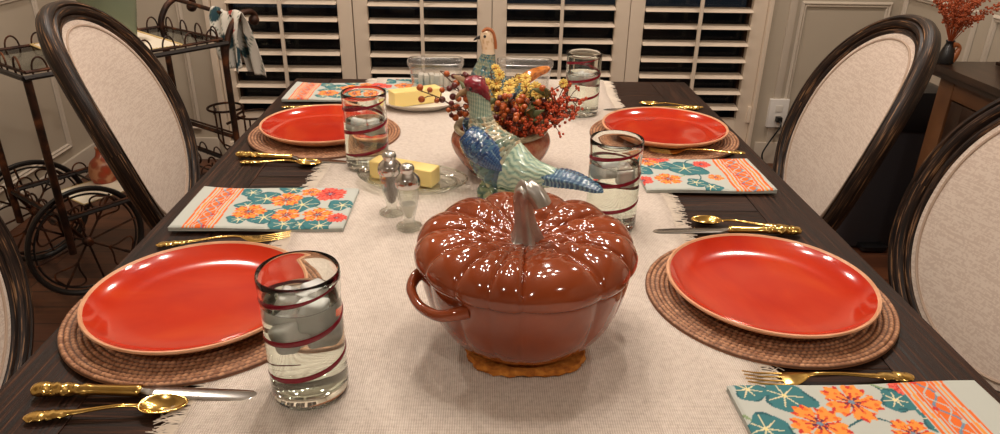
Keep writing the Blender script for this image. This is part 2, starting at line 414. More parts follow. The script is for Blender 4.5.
# runner with fringed edges
RW = .293
def rw(x, y): return TZ + .0012 + .0022 + .0004 * math.sin(x * 37 + y * 11)
bm = bmesh.new()
ys = [TY0 - .012] + list(np.linspace(TY0, TY1, 60)) + [TY1 + .008]
rows_t, rows_b = [], []
def runedge(y): return .004 * math.sin(y * 9) + .002 * math.sin(y * 31)
path = [(TY0 - .009, TZ - .16), (TY0 - .009, TZ - .04), (TY0 - .005, TZ + .002)] + [(y, TZ + .003) for y in np.linspace(TY0 + .01, TY1 - .01, 50)] + [(TY1 + .005, TZ + .002), (TY1 + .009, TZ - .04), (TY1 + .009, TZ - .12)]
nx = 22
for k, (y, z) in enumerate(path):
    sk = .012 * (1 - (y / 1.9))
    xl, xr = -.312 - .014 * (1 - y / 1.97) + runedge(y), .308 - .034 * (1 - y / 1.97) * 1.0 + runedge(y + 3)
    rows_t.append([bm.verts.new((xl + (xr - xl) * i / nx, y, z)) for i in range(nx + 1)])
for a, b in zip(rows_t, rows_t[1:]):
    for i in range(nx): bm.faces.new((a[i], a[i + 1], b[i + 1], b[i]))
ro = obj('table_runner', bm, 'runner_cloth')
md = ro.modifiers.new('th', 'SOLIDIFY'); md.thickness = .0022; md.offset = 0
tag(ro, 'cream woven table runner with frayed edges down the table centre', 'table runner')
for s in (-1, 1):
    bm = bmesh.new(); rnd = random.Random(3 + s); y = TY0 + .03
    while y < TY1 - .01:
        xe = (-.312 - .014 * (1 - y / 1.97) + runedge(y)) if s < 0 else (.308 - .034 * (1 - y / 1.97) + runedge(y + 3))
        L = rnd.uniform(.014, .029) * (1.0 if s < 0 else .9); dy = rnd.gauss(0, .008); z = TZ + .0036
        pts = [(xe - s * .003, y, z), (xe + s * L * .5, y + dy * .3, TZ + .0028 + rnd.random() * .001), (xe + s * L, y + dy, TZ + .0012 + rnd.random() * .0012)]
        tube(bm, pts, [.0010, .0009, .0005], 4); y += rnd.uniform(.0008, .0026)
    o = obj('fringe', bm, 'fringe_thread', ro); o['kind'] = 'stuff'

# ------------------------------------------------------------------ placemats, plates
def make_mat():
    NR, SEG, NA = 24, 4, 460; R = .1588; rows = NR * SEG + 1; vs = []; cols = []
    c1, c2, c3 = np.array(lin((152, 102, 70))), np.array(lin((206, 152, 112))), np.array(lin((84, 52, 34)))
    for i in range(rows):
        r = .004 + (R - .004) * i / (rows - 1); ring = i // SEG; ph = (i % SEG) / SEG
        ridge = abs(math.sin(PI * ph))
        nst = max(8, int(2 * PI * (ring + .5) * R / NR / .0068))
        for j in range(NA):
            a = 2 * PI * j / NA; st = a / (2 * PI) * nst + (ring % 2) * .5 + ph * .35; sf = abs(math.sin(PI * st))
            h = .0016 + .0030 * ridge * (.30 + .70 * sf) + (.001 if ring > NR - 3 else 0)
            vs.append((r * math.cos(a), r * math.sin(a), h))
            k = ridge * (.12 + .88 * sf); v = hash2(ring, int(st))
            c = c3 * (1 - min(1, k * 1.7)) + (c1 * (1 - v) + c2 * v) * min(1, k * 1.7); cols.append(c)
    fs = [(i * NA + j, i * NA + (j + 1) % NA, (i + 1) * NA + (j + 1) % NA, (i + 1) * NA + j) for i in range(rows - 1) for j in range(NA)]
    b0 = len(vs)
    for j in range(NA):
        a = 2 * PI * j / NA; vs.append((R * math.cos(a), R * math.sin(a), 0)); cols.append(c1)
    for j in range(NA): fs.append(((rows - 1) * NA + j, (rows - 1) * NA + (j + 1) % NA, b0 + (j + 1) % NA, b0 + j))
    fs.append(tuple(range(NA - 1, -1, -1))); fs.append(tuple(b0 + j for j in range(NA - 1, -1, -1)))
    return obj('placemat', (vs, fs, np.array(cols)), 'rattan', angle=80)
PL = [(-.379, .779, 'front left'), (.352, .811, 'front right'), (-.361, 1.472, 'rear left'), (.366, 1.475, 'rear right')]
ML = ['round brown woven rattan placemat under the front left plate', 'round brown woven rattan placemat under the front right plate, beside the pumpkin pot',
      'round brown woven rattan placemat under the rear left plate', 'round brown woven rattan placemat under the rear right plate']
m0 = tag(make_mat(), ML[0], 'placemat', 'round rattan placemats'); m0.location = (PL[0][0], PL[0][1], TZ + .0005)
mats = [m0]
for (x, y, _), lb in zip(PL[1:], ML[1:]): mats.append(dup(m0, (x, y, TZ + .0005), random.random(), lb))
# runner lies beneath mats: lift mats onto it
for m in mats: m.location.z = TZ + .0046
def make_plate(label):
    t = thing('dinner_plate', label, 'plate', (0, 0, 0), 0, 'orange glazed dinner plates')
    R = .1335
    top = [(0, .0062), (.05, .0060), (.085, .0062), (.100, .0078), (.112, .0115), (.122, .0165), (.1285, .0215)]
    obj('well', lathe(top, 96), 'orange_glaze', t)
    rim = [(.1285, .0215), (.1308, .0235), (.1330, .0232), (.1338, .0210), (.130, .0172), (.120, .0105), (.108, .0052), (.090, .0022), (.080, .0006), (.070, 0), (.064, .002), (0, .003)]
    obj('rim', lathe(rim, 96), 'bare_clay', t)
    return t
LBL = ['large orange glazed plate at front left beside the iced water glass', 'large orange glazed plate at front right beside the pumpkin pot',
       'orange glazed plate at rear left behind the striped glass', 'orange glazed plate at rear right, floral napkin in front of it']
p0 = make_plate(LBL[0]); p0.location = (PL[0][0], PL[0][1], TZ + .0090)
for (x, y, _), lb in zip(PL[1:], LBL[1:]): dup(p0, (x, y, TZ + .0090), random.random() * 6, lb)

# ------------------------------------------------------------------ chairs
CA, CB, CN, CT, CZ0 = .211, .240, 2.155, .321, .762
def se(t, a=CA, b=CB, n=CN):
    c, s = math.cos(t), math.sin(t)
    return math.copysign(abs(c) ** (2 / n), c) * a, math.copysign(abs(s) ** (2 / n), s) * b
def c3(u, v, d):
    """oval plane (u sideways, v up) with d toward the sitter (local -x), curved back"""
    d = d - .072 * (1 - (u / .29) ** 2) + .0308
    return Vector((v * math.sin(CT) - d * math.cos(CT), u, CZ0 + v * math.cos(CT) + d * math.sin(CT)))
def make_chair(label):
    t = thing('dining_chair', label, 'chair', (0, 0, 0), 0, 'oval back dining chairs')
    N = 120
    prof = [(-.003, .000), (-.002, .010), (.003, .015), (.008, .014), (.0105, .008), (.0135, .015), (.019, .020), (.0255, .019), (.0285, .012), (.0325, .016), (.0385, .013), (.0435, .005), (.044, -.008), (.039, -.017), (.028, -.022), (.010, -.021), (-.002, -.014)]
    bm = bmesh.new(); L = bm.loops.layers.uv.verify(); rings = []; lens = [0]
    for i in range(N):
        th = 2 * PI * i / N; u, v = se(th); u1, v1 = se(th + .02); u0, v0 = se(th - .02)
        nrm = Vector((v1 - v0, -(u1 - u0))).normalized()
        rings.append([bm.verts.new(c3(u + nrm.x * o, v + nrm.y * o, d)) for o, d in prof])
    K = len(prof); cum = [0]
    for k in range(K): cum.append(cum[-1] + math.hypot(prof[(k + 1) % K][0] - prof[k][0], prof[(k + 1) % K][1] - prof[k][1]))
    for i in range(N):
        A, B = rings[i], rings[(i + 1) % N]; ua, ub = i * 1.55 / N, (i + 1) * 1.55 / N
        for k in range(K):
            k2 = (k + 1) % K; f = bm.faces.new((A[k], A[k2], B[k2], B[k]))
            for lp, uv in zip(f.loops, ((ua, cum[k]), (ua, cum[k + 1]), (ub, cum[k + 1]), (ub, cum[k]))): lp[L].uv = uv
    obj('back_frame', bm, 'chair_wood', t, angle=55)
    # upholstered panels front and rear
    for nm, sg, base, dome in (('back_pad', 1, .010, .016), ('rear_pad', -1, -.016, .008)):
        bm = bmesh.new(); rg = []
        fr = [0, .25, .5, .7, .85, .93, .97, 1.0]
        for f in fr:
            if f == 0: rg.append([bm.verts.new(c3(0, 0, base + sg * dome))]); continue
            row = []
            for i in range(72):
                u, v = se(2 * PI * i / 72, CA + .001, CB + .001); hh = base + sg * dome * (1 - f ** 4)
                row.append(bm.verts.new(c3(u * f, v * f, hh)))
            rg.append(row)
        for A, B in zip(rg, rg[1:]):
            for i in range(72):
                j = (i + 1) % 72
                bm.faces.new((A[0], B[i], B[j])) if len(A) == 1 else bm.faces.new((A[i], A[j], B[j], B[i]))
        pad = obj(nm, bm, 'linen', t)
        bm = bmesh.new()
        tube(bm, [c3(*[q * (.94 if sg > 0 else .985) for q in se(2 * PI * i / 100)], base + sg * dome * (1 - .94 ** 4) + sg * .001) for i in range(100)], .0028, 6, closed=True)
        obj('piping', bm, 'piping_linen', pad)
    # seat
    def seatring(off, z, n=64):
        row = []
        for i in range(n):
            th = 2 * PI * i / n; c, s = math.cos(th), math.sin(th)
            x = math.copysign(abs(c) ** .55, c) * (.225 + off); yy = math.copysign(abs(s) ** .55, s) * ((.235 if True else 0) + off)
            yy *= 1 + .10 * (-x / .225)
            row.append((-.345 + x, yy, z))
        return row
    def ringmesh(rs):
        bm = bmesh.new(); R_ = [[bm.verts.new(p) for p in r] for r in rs]
        for A, B in zip(R_, R_[1:]):
            for i in range(len(A)): bm.faces.new((A[i], A[(i + 1) % len(A)], B[(i + 1) % len(A)], B[i]))
        bm.faces.new(R_[0]); bm.faces.new(R_[-1]); return bm
    obj('seat', ringmesh([seatring(-.004, .425), seatring(0, .435), seatring(0, .462), seatring(-.012, .482), seatring(-.05, .495), seatring(-.12, .502), seatring(-.19, .504)]), 'linen', t, angle=80)
    obj('seat_frame', ringmesh([seatring(-.02, .362), seatring(.002, .366), seatring(.006, .39), seatring(0, .42), seatring(-.01, .4245)]), 'chair_wood', t)
    for sx, sy in ((-.53, .215), (-.53, -.215)):
        o = obj('leg', lathe([(0, .37), (.026, .37), (.028, .33), (.02, .315), (.026, .30), (.024, .28), (.015, .06), (.02, .045), (.014, 0), (0, 0)], 20), 'chair_wood', t); o.location = (sx, sy, 0)
    for s in (-1, 1):
        bm = bmesh.new(); tube(bm, cr([(-.150, s * .19, .40), (-.148, s * .19, .30), (-.125, s * .19, .15), (-.08, s * .195, .0)], 12), [.026 - .0009 * i for i in range(12)], 12); obj('leg', bm, 'chair_wood', t)
        bm = bmesh.new(); p = c3(s * .125, -.245, -.002); tube(bm, cr([(-.140, s * .17, .385), (-.128, s * .16, .46), tuple(p)], 10), .022, 12); obj('back_post', bm, 'chair_wood', t)
    return t
CL = [('oval back dining chair at rear left, in front of the iron cart', -.791, 1.569, PI + .170), ('oval back dining chair at rear right, beside the sideboard', .763, 1.525, -.147),
      ('oval back dining chair at front right, cut by the picture edge', .832, .975, .152), ('oval back dining chair at front left, only a sliver of its back showing', -.803, .832, PI + .17)]
c0 = make_chair(CL[0][0]); c0.location = (CL[0][1], CL[0][2], 0); c0.rotation_euler.z = CL[0][3]
for lb, x, y, rz in CL[1:]: dup(c0, (x, y, 0), rz, lb)
# ------------------------------------------------------------------ striped tumblers with water and ice
RZ = TZ + .0044      # surface of the runner
GR, GH = .0403, .1455
def make_glass(label):
    t = thing('striped_tumbler', label, 'glass', (0, 0, 0), 0, 'tumblers with a maroon spiral')
    bm = lathe([(0, .0005), (.034, .0005), (.0385, .003), (.0400, .010), (.0400, .06), (.0396, .110), (.0402, .128), (.0409, .138), (.0409, .1435), (.0398, .1455), (.0385, .1438), (.0382, .136), (.0375, .126), (.0370, .110), (.0374, .06), (.0372, .0185), (.034, .0145), (0, .0135)], 72)
    obj('tumbler_body', bm, 'thick_glass', t)
    pass
    pts = []; rs = []
    for i in range(150):
        f = i / 149; z = .022 + .116 * f; th = -PI / 2 + (z - .041) / .043 * 2 * PI
        r = .0399 + (.0006 if z > .125 else 0); pts.append((r * math.cos(th), r * math.sin(th), z)); rs.append(.0031 * min(1, 6 * f + .2, 6 * (1 - f) + .2))
    bm = bmesh.new(); tube(bm, pts, rs, 10, flat=.24, up=(0, 0, 1), fixed=True); obj('spiral_stripe', bm, 'maroon_glass', t)
    return t
GL = [(-.208, .6205, 'front left striped glass, filled with ice water'), (-.243, 1.283, 'rear left striped glass, near the shakers'),
      (.178, 1.030, 'striped glass at the right, under the blue bird tail'), (.207, 1.640, 'rear right striped glass, farthest glass on the table')]
g0 = make_glass(GL[0][2]); g0.location = (GL[0][0], GL[0][1], RZ)
for (x, y, lb), rz in zip(GL[1:], (.5, .15, -.6)): dup(g0, (x, y, RZ), rz, lb)
LV = [.114, .092, .108, .098]
for (x, y, lb), lv in zip(GL, LV):
    bm = lathe([(0, .0132), (.0342, .0142), (.0374, .0180), (.0376, .06), (.0373, lv - .002), (.0376, lv), (.0360, lv - .0012), (0, lv - .0014)], 56)
    o = tag(obj('drinking_water', bm, 'real_water'), 'water inside the ' + lb.split(',')[0], 'water', 'water in the tumblers'); o.location = (x, y, RZ)
icem = None
ICE = {0: [(-.012, .010, .098, .020), (.014, -.008, .100, .019), (.010, .014, .108, .017), (-.010, -.014, .080, .018), (.014, .004, .074, .017)],
       2: [(-.010, .004, .094, .019), (.013, -.006, .088, .018)], 1: [(-.010, 0, .082, .018), (.012, .004, .078, .017)], 3: [(-.008, .002, .086, .018), (.012, -.004, .084, .016)]}
ICEN = ['lowest on the left', 'nearest the rim on the right', 'highest, poking above the water', 'sunken at the front', 'sunken at the right']
for gi, lst in ICE.items():
    gx, gy, gl = GL[gi]
    for k, (dx, dy, dz, r) in enumerate(lst):
        if icem is None:
            bm = bmesh.new(); box(bm, -1, 1, -1, 1, -.8, .8, .68, seg=6)
            rnd = random.Random(2)
            for v in bm.verts: v.co *= 1 + .05 * math.sin(v.co.x * 3 + 1) * math.cos(v.co.y * 4)
            o = obj('ice_cube', bm, 'ice', angle=80); icem = o
        else: o = icem.copy(); COL.objects.link(o)
        tag(o, 'ice cube floating in the ' + gl.split(',')[0], 'ice cube', 'ice cubes in the ' + gl.split(',')[0])
        o.scale = (r * .78,) * 3; o.location = (gx + dx, gy + dy, RZ + dz); o.rotation_euler = (k * .9, k * 1.3 + .4, k * 2.1 + gi)

# ------------------------------------------------------------------ pumpkin pot
PX, PY, PZ0 = .0225, .721, RZ + .0078
t = thing('pumpkin_pot', 'burnt orange pumpkin shaped enamel pot with pewter stem knob', 'pot', (PX, PY, PZ0), 0)
VAL = sorted(math.radians(-90 + d) % (2 * PI) for d in (-5, 37, 63, 88, 118, 150, 180, 205, 238, 268, 298, 322, 340))
def lobe(th):
    th %= 2 * PI
    for k in range(len(VAL)):
        a, b = VAL[k], VAL[(k + 1) % len(VAL)] + (2 * PI if k == len(VAL) - 1 else 0); t_ = th + (2 * PI if k == len(VAL) - 1 and th < a else 0)
        if a <= t_ <= b: w_ = b - a; return 1 - (1 - abs(math.sin(PI * (t_ - a) / w_)) ** .45) * min(1, .22 + w_ / .78)
    return 1
PH0 = 0
def potring(prof, n=280, depth=.07, lobf=None):
    def f(i, j):
        r, z, dp = prof[i]; th = 2 * PI * j / n + PH0; rr = r * (1 - dp * (1 - lobe(th)))
        return (rr * math.cos(2 * PI * j / n), rr * math.sin(2 * PI * j / n), z)
    return grid(f, len(prof), n, wrap=True)
body = cr([(.001, .000, 0), (.060, .000, .0), (.076, .004, .02), (.093, .018, .03), (.108, .042, .04), (.1165, .070, .04), (.1195, .090, .04), (.1195, .0975, .035), (.1175, .0995, .03), (.110, .0985, .03), (.104, .09, 0), (.08, .02, 0), (.001, .008, 0)], 70)
vs, fs = potring(body); obj('pot_body', (vs, fs), 'pumpkin_enamel', t, angle=75)
lidp = [(.001, .1215, 0), (.018, .1225, .0012), (.040, .130, .006), (.064, .1365, .0085), (.088, .1385, .0095), (.106, .1355, .0095), (.118, .1275, .0080), (.1250, .1165, .0040), (.1262, .1080, .001), (.1245, .1015, 0), (.1205, .0985, 0), (.1150, .0985, 0), (.112, .102, 0), (.10, .115, 0), (.001, .112, 0)]
LP = cr(lidp, 90); n = 320
def lidf(i, j):
    r, z, dz = LP[i]; th = 2 * PI * j / n; v = 1 - lobe(th)
    sh = max(0, min(1, (r - .05) / .07)) if i < 72 else .8
    if i > 80: v *= .3
    w_ = .0016 * math.sin(th * 11 + r * 260) * math.sin(PI * min(1, r / .09)) if i < 55 else 0
    rr = r * (1 - .042 * v * sh); tw = .10 * math.sin(PI * min(1, r / .125))
    return (rr * math.cos(th), rr * math.sin(th), z - dz * v * 1.2 + w_)
vs, fs = grid(lidf, 90, n, wrap=True)
lid = obj('pot_lid', (vs, fs), 'pumpkin_enamel', t, angle=80)
# pewter stem
bm = bmesh.new(); NS = 40; secs = cr([(0, 0, .1185, .0190), (.0, 0, .1260, .0155), (-.002, 0, .142, .0112), (-.004, 0, .160, .0096), (-.005, -.001, .174, .0098), (-.001, -.004, .1835, .0104), (.007, -.008, .1820, .0104), (.0135, -.0125, .1745, .0100), (.0165, -.0145, .1685, .0096)], 30)
rings = []
for i, (x, y, z, r) in enumerate(secs):
    a = Vector(secs[max(i - 1, 0)][:3]); b = Vector(secs[min(i + 1, 29)][:3]); d = (b - a).normalized()
    e1 = Vector((1, 0, 0)) - d * d.x; e1.normalize(); e2 = d.cross(e1)
    rings.append([bm.verts.new(Vector((x, y, z)) + (e1 * math.cos(2 * PI * k / NS) + e2 * math.sin(2 * PI * k / NS)) * r * (1 + (.21 if i < 20 else .07) * math.cos(5 * 2 * PI * k / NS + i * .05))) for k in range(NS)])
for A, B in zip(rings, rings[1:]):
    for k in range(NS): bm.faces.new((A[k], A[(k + 1) % NS], B[(k + 1) % NS], B[k]))
bm.faces.new(rings[0]); bm.faces.new(rings[-1]); obj('stem_knob', bm, 'pewter', t, angle=50)
# side handles
for ang, nm in ((PI + .56, 'handle'), (.56, 'handle')):
    e = Vector((math.cos(ang), math.sin(ang), 0)); s_ = Vector((-e.y, e.x, 0)); bm = bmesh.new()
    pts = [e * a + s_ * b + Vector((0, 0, c)) for a, b, c in cr([(.106, -.048, .087), (.118, -.044, .085), (.130, -.030, .080), (.135, 0, .077), (.130, .030, .080), (.118, .044, .085), (.106, .048, .087)], 34)]
    tube(bm, pts, [.0085 - .0022 * math.sin(PI * i / 33) for i in range(34)], 14, flat=.85); obj(nm, bm, 'pumpkin_enamel', t)
# trivet under it
bm = bmesh.new(); n = 96; RR = []
prof = [(0, 0), (.9, 0), (.99, .25), (1.0, .55), (.97, .9), (.88, 1.0), (.6, .93), (0, .9)]
rnd = random.Random(5); jit = [rnd.uniform(-.0012, .0012) for _ in range(n * 8)]
for k, (f, h) in enumerate(prof):
    row = []
    for j in range(n):
        a = 2 * PI * j / n; c, s = math.cos(a), math.sin(a)
        R = .070 / (abs(c) ** 3.2 + abs(s) ** 3.2) ** (1 / 3.2) * (1 + .012 * math.cos(a * 24))
        r = max(R * f, .0005); row.append(bm.verts.new((r * c + jit[(j * 3 + k) % len(jit)] * f, r * s + jit[(j * 5 + k) % len(jit)] * f, h * .0095 + jit[(j * 7 + k * 2) % len(jit)] * (1 if h > 0 else 0))))
    RR.append(row)
for A, B in zip(RR, RR[1:]):
    for k in range(n): bm.faces.new((A[k], A[(k + 1) % n], B[(k + 1) % n], B[k]))
bm.faces.new(RR[0]); bm.faces.new(RR[-1])
o = tag(obj('trivet', bm, 'trivet_yarn'), 'fuzzy golden orange trivet under the pumpkin pot', 'trivet'); o.location = (PX + .002, PY - .015, RZ + .0002)

# ------------------------------------------------------------------ cutlery
def loftx(secs, n=16, res=None, disp=None, sq=2.0):
    """secs (x, y, z, hw, hh) -> closed body"""
    S = cr(secs, res) if res else secs; bm = bmesh.new(); rings = []
    for i, (x, y, z, hw, hh) in enumerate(S):
        row = []
        for k in range(n):
            a = 2 * PI * k / n; c, s = math.cos(a), math.sin(a); q = 2 / sq
            c, s = math.copysign(abs(c) ** q, c), math.copysign(abs(s) ** q, s)
            m = 1 + (disp(x, a) if disp else 0)
            row.append(bm.verts.new((x, y + c * max(hw, .0002) * m, z + s * max(hh, .0002) * m)))
        rings.append(row)
    for A, B in zip(rings, rings[1:]):
        for k in range(n): bm.faces.new((A[k], A[(k + 1) % n], B[(k + 1) % n], B[k]))
    bm.faces.new(rings[0]); bm.faces.new(rings[-1]); return bm
def orn(x0, x1, amp=.22):
    def f(x, a):
        if x < x0 or x > x1: return 0
        w_ = math.sin(PI * (x - x0) / (x1 - x0)) ** .5
        return amp * w_ * (.5 * math.sin(x * 620 + 2 * math.sin(a * 2)) * math.cos(a * 3) + .5 * math.sin(x * 380 - a * 2))
    return f
# local frame: handle end at x=0, business end at +x, z=0 table
def make_knife(label, group=None):
    t = thing('table_knife', label, 'knife', (0, 0, 0), 0, 'gold handled knives')
    obj('handle', loftx([(0, 0, .008, .004, .003), (.004, 0, .008, .0085, .0055), (.014, 0, .008, .0100, .0065), (.026, 0, .008, .0080, .0060), (.034, 0, .008, .0092, .0062), (.046, 0, .008, .0070, .0055), (.056, 0, .008, .0078, .0056), (.070, 0, .008, .0066, .005), (.100, 0, .008, .0072, .0052), (.112, 0, .008, .0078, .0056), (.115, 0, .008, .0060, .0045)], 24, 90, orn(.002, .062, .16)), 'gold', t)
    obj('blade', loftx([(.114, 0, .008, .0045, .0035), (.120, 0, .0075, .0052, .0028), (.126, 0, .007, .0078, .0014), (.135, 0, .0065, .0088, .0012), (.18, .0, .005, .0092, .0011), (.22, .0006, .0035, .0088, .0010), (.232, .002, .0028, .0064, .0009), (.237, .004, .0025, .0025, .0006)], 12, 50), 'steel', t, angle=30)
    return t
HND = [(0, 0, .004, .003, .0012), (.004, 0, .0042, .0065, .0020), (.012, 0, .0045, .0085, .0024), (.022, 0, .0048, .0066, .0022), (.030, 0, .005, .0074, .0023), (.042, 0, .0055, .0046, .0020), (.055, 0, .0065, .0036, .0019), (.075, 0, .0085, .0026, .0018), (.092, 0, .0095, .0025, .0018)]
def make_spoon(label):
    t = thing('teaspoon', label, 'spoon', (0, 0, 0), 0, 'gold teaspoons')
    obj('handle', loftx(HND + [(.106, 0, .0085, .0030, .0016), (.112, 0, .0075, .0045, .0012)], 18, 80, orn(.0, .05, .2)), 'gold', t)
    def f(i, j):
        r = i / 10; a = 2 * PI * j / 40; c, s = math.cos(a), math.sin(a)
        wdt = .0165 * (1 - .16 * c); L = .024
        return (.133 + r * c * L, r * s * wdt * .88, .0012 + .0080 * r ** 2.2 * (1 - .1 * c))
    vs, fs = grid(f, 11, 40, wrap=True)
    o = obj('bowl', (vs, fs), 'gold', t, angle=80); md = o.modifiers.new('t', 'SOLIDIFY'); md.thickness = .0012; md.offset = 1
    return t
def make_fork(label):
    t = thing('table_fork', label, 'fork', (0, 0, 0), 0, 'gold forks')
    obj('handle', loftx(HND + [(.112, 0, .0095, .0026, .0018), (.122, 0, .008, .0036, .0016)], 18, 80, orn(.0, .05, .2)), 'gold', t)
    bm = loftx([(.120, 0, .0085, .0034, .0013), (.128, 0, .0060, .0080, .0011), (.138, 0, .0035, .0118, .0010), (.146, 0, .0028, .0122, .0010), (.150, 0, .0029, .0122, .0009)], 14, 24)
    for k in range(4):
        y = (k - 1.5) * .0066; tube(bm, cr([(.146, y, .0028), (.160, y, .0034), (.178, y * .97, .0052), (.192, y * .95, .0080)], 10), [.0017 - .00009 * i for i in range(10)], 8, flat=.62, up=(0, 1, 0))
    obj('head', bm, 'gold', t); return t
def place(o, x0, y0, x1, y1, z=TZ + .0006, label=None, first=False):
    a = math.atan2(y1 - y0, x1 - x0)
    if not first: o = dup(o, label=label)
    o.location = (x0, y0, z); o.rotation_euler = (0, 0, a); return o
kn = make_knife('gold handled knife at front left, blade tip on the runner fringe'); place(kn, -.497, .615, -.262, .609, first=True)
place(kn, -.507, 1.333, -.275, 1.300, TZ + .0006, 'gold handled knife at rear left, in front of the rattan placemat')
place(kn, .476, 1.003, .238, 1.008, TZ + .0006, 'gold handled knife at right behind the front right plate, tip on the runner')
place(kn, .50, 1.680, .27, 1.676, TZ + .0006, 'gold handled knife mostly hidden behind the rear right plate')
sp = make_spoon('gold teaspoon at front left, nearest the picture edge'); place(sp, -.484, .575, -.335, .593, first=True)
place(sp, -.490, 1.300, -.336, 1.292 + .0, TZ + .0006, 'gold teaspoon at rear left below its knife')
place(sp, .468, 1.022, .305, 1.047, TZ + .0006, 'gold teaspoon at right lying behind the front right knife')
place(sp, .518, 1.703, .355, 1.728, TZ + .0006, 'gold teaspoon behind the rear right plate')
fk = make_fork('gold fork at front right between the placemat and the napkin'); place(fk, .456, .640, .265, .636, first=True)
place(fk, -.507, .952, -.318, .984, TZ + .0006, 'gold fork behind the front left plate')
place(fk, -.505, 1.672, -.315, 1.668, TZ + .0006, 'gold fork behind the rear left plate')
place(fk, .500, 1.345, .312, 1.352, TZ + .0108, 'gold fork at rear right, between the plate and the napkin')

# ------------------------------------------------------------------ floral napkins
BG, TEAL, TEALD, ORG, ORG2, RED, CRM, PLUM, GRN, BLU = [np.array(lin(c)) for c in ((188, 192, 184), (56, 118, 124), (38, 92, 100), (240, 150, 62), (232, 110, 40), (206, 52, 44), (232, 216, 150), (110, 40, 66), (132, 158, 110), (116, 140, 160))]
RDS = np.array(lin((228, 100, 84)))
def napcol(U, V, lay, W, H):
    col = np.tile(BG, (U.size, 1)); rnd = random.Random(lay['seed'])
    def put(mask, c): col[mask] = c
    # stems
    for (x0, y0, x1, y1, b) in lay.get('stems', []):
        for q in np.linspace(0, 1, 40):
            sx = x0 + (x1 - x0) * q - (y1 - y0) * b * math.sin(PI * q); sy = y0 + (y1 - y0) * q + (x1 - x0) * b * math.sin(PI * q)
            put((U - sx) ** 2 + (V - sy) ** 2 < .0014 ** 2, TEALD if b > 0 else GRN)
    for (cx, cy, r, ph) in lay.get('leaves', []):
        r *= 1.22
        dx, dy = U - cx, V - cy; d = np.hypot(dx, dy); a = np.arctan2(dy, dx)
        R = r * (1 + .10 * np.cos(3 * a + ph) + .07 * np.cos(5 * a + 2 * ph))
        m = d < R; put(m, TEAL); put(m & (d > R * .86) & (np.sin(a * 4 + ph) > .2), TEALD)
        ox, oy = cx - r * .15, cy + r * .1; dx2, dy2 = U - ox, V - oy; d2 = np.hypot(dx2, dy2); a2 = np.arctan2(dy2, dx2)
        vein = np.abs(((a2 + ph) * 7 / (2 * PI) + .5) % 1 - .5) * (2 * PI / 7) * d2 < .0011 * (1 - d2 / r * .7)
        put(m & vein & (d2 < R * .78), CRM * .6 + BG * .5); put(d2 < r * .10, CRM)
    for (cx, cy, r, ph, kind) in lay.get('flowers', []):
        r *= 1.28
        dx, dy = U - cx, V - cy; d = np.hypot(dx, dy); a = np.arctan2(dy, dx)
        R = r * (.80 + .20 * np.abs(np.cos(2.5 * a + ph)) + .07 * np.cos(17 * a + ph))
        base = RDS if kind == 'r' else ORG
        m = d < R; put(m, base); put(m & (np.abs(np.cos(2.5 * a + ph)) < .20) & (d > r * .2), BG if kind != 'r' else RED)
        put(m & (np.sin(9 * a + ph) * np.sin(d / r * 13 + ph) > .55), ORG2 if kind != 'r' else RED)
        put(m & (d > R * .82) & (np.sin(11 * a) > .55), RED)
        put(m & (d < r * .52) & (np.cos(10 * a) > .55), RED); put((d < r * .30) & (np.cos(7 * a + 1) > -.2), PLUM); put(d < r * .11, BLU)
    # border at the outer end
    b0, b1 = lay.get('b', (.170, .232)); s = (U - b0) / (b1 - b0)
    warp = .02 * np.sin(V * 60); s = s + warp
    m = (s > 0) & (s < 1); put(m, BG * 1.04)
    for a_, b_, c in ((.02, .09, ORG2), (.14, .20, ORG), (.24, .76, ORG2), (.80, .86, ORG), (.91, .98, ORG2)): put((s > a_) & (s < b_), c)
    vine = .5 + .13 * np.sin(V * 2 * PI / .042); put(np.abs(s - vine) < .035, BLU); vine2 = .5 - .13 * np.sin(V * 2 * PI / .042 + .5); put(np.abs(s - vine2) < .022, BG)
    put((np.abs(s - .31) < .012) | (np.abs(s - .69) < .012), BG)
    for k in range(9):
        cy = .008 + k * .021; put(((s - (.5 + .15 * (-1) ** k)) * 1.6) ** 2 + ((V - cy) / .004) ** 2 * .012 < .008, RED if k % 2 else BG)
    return col
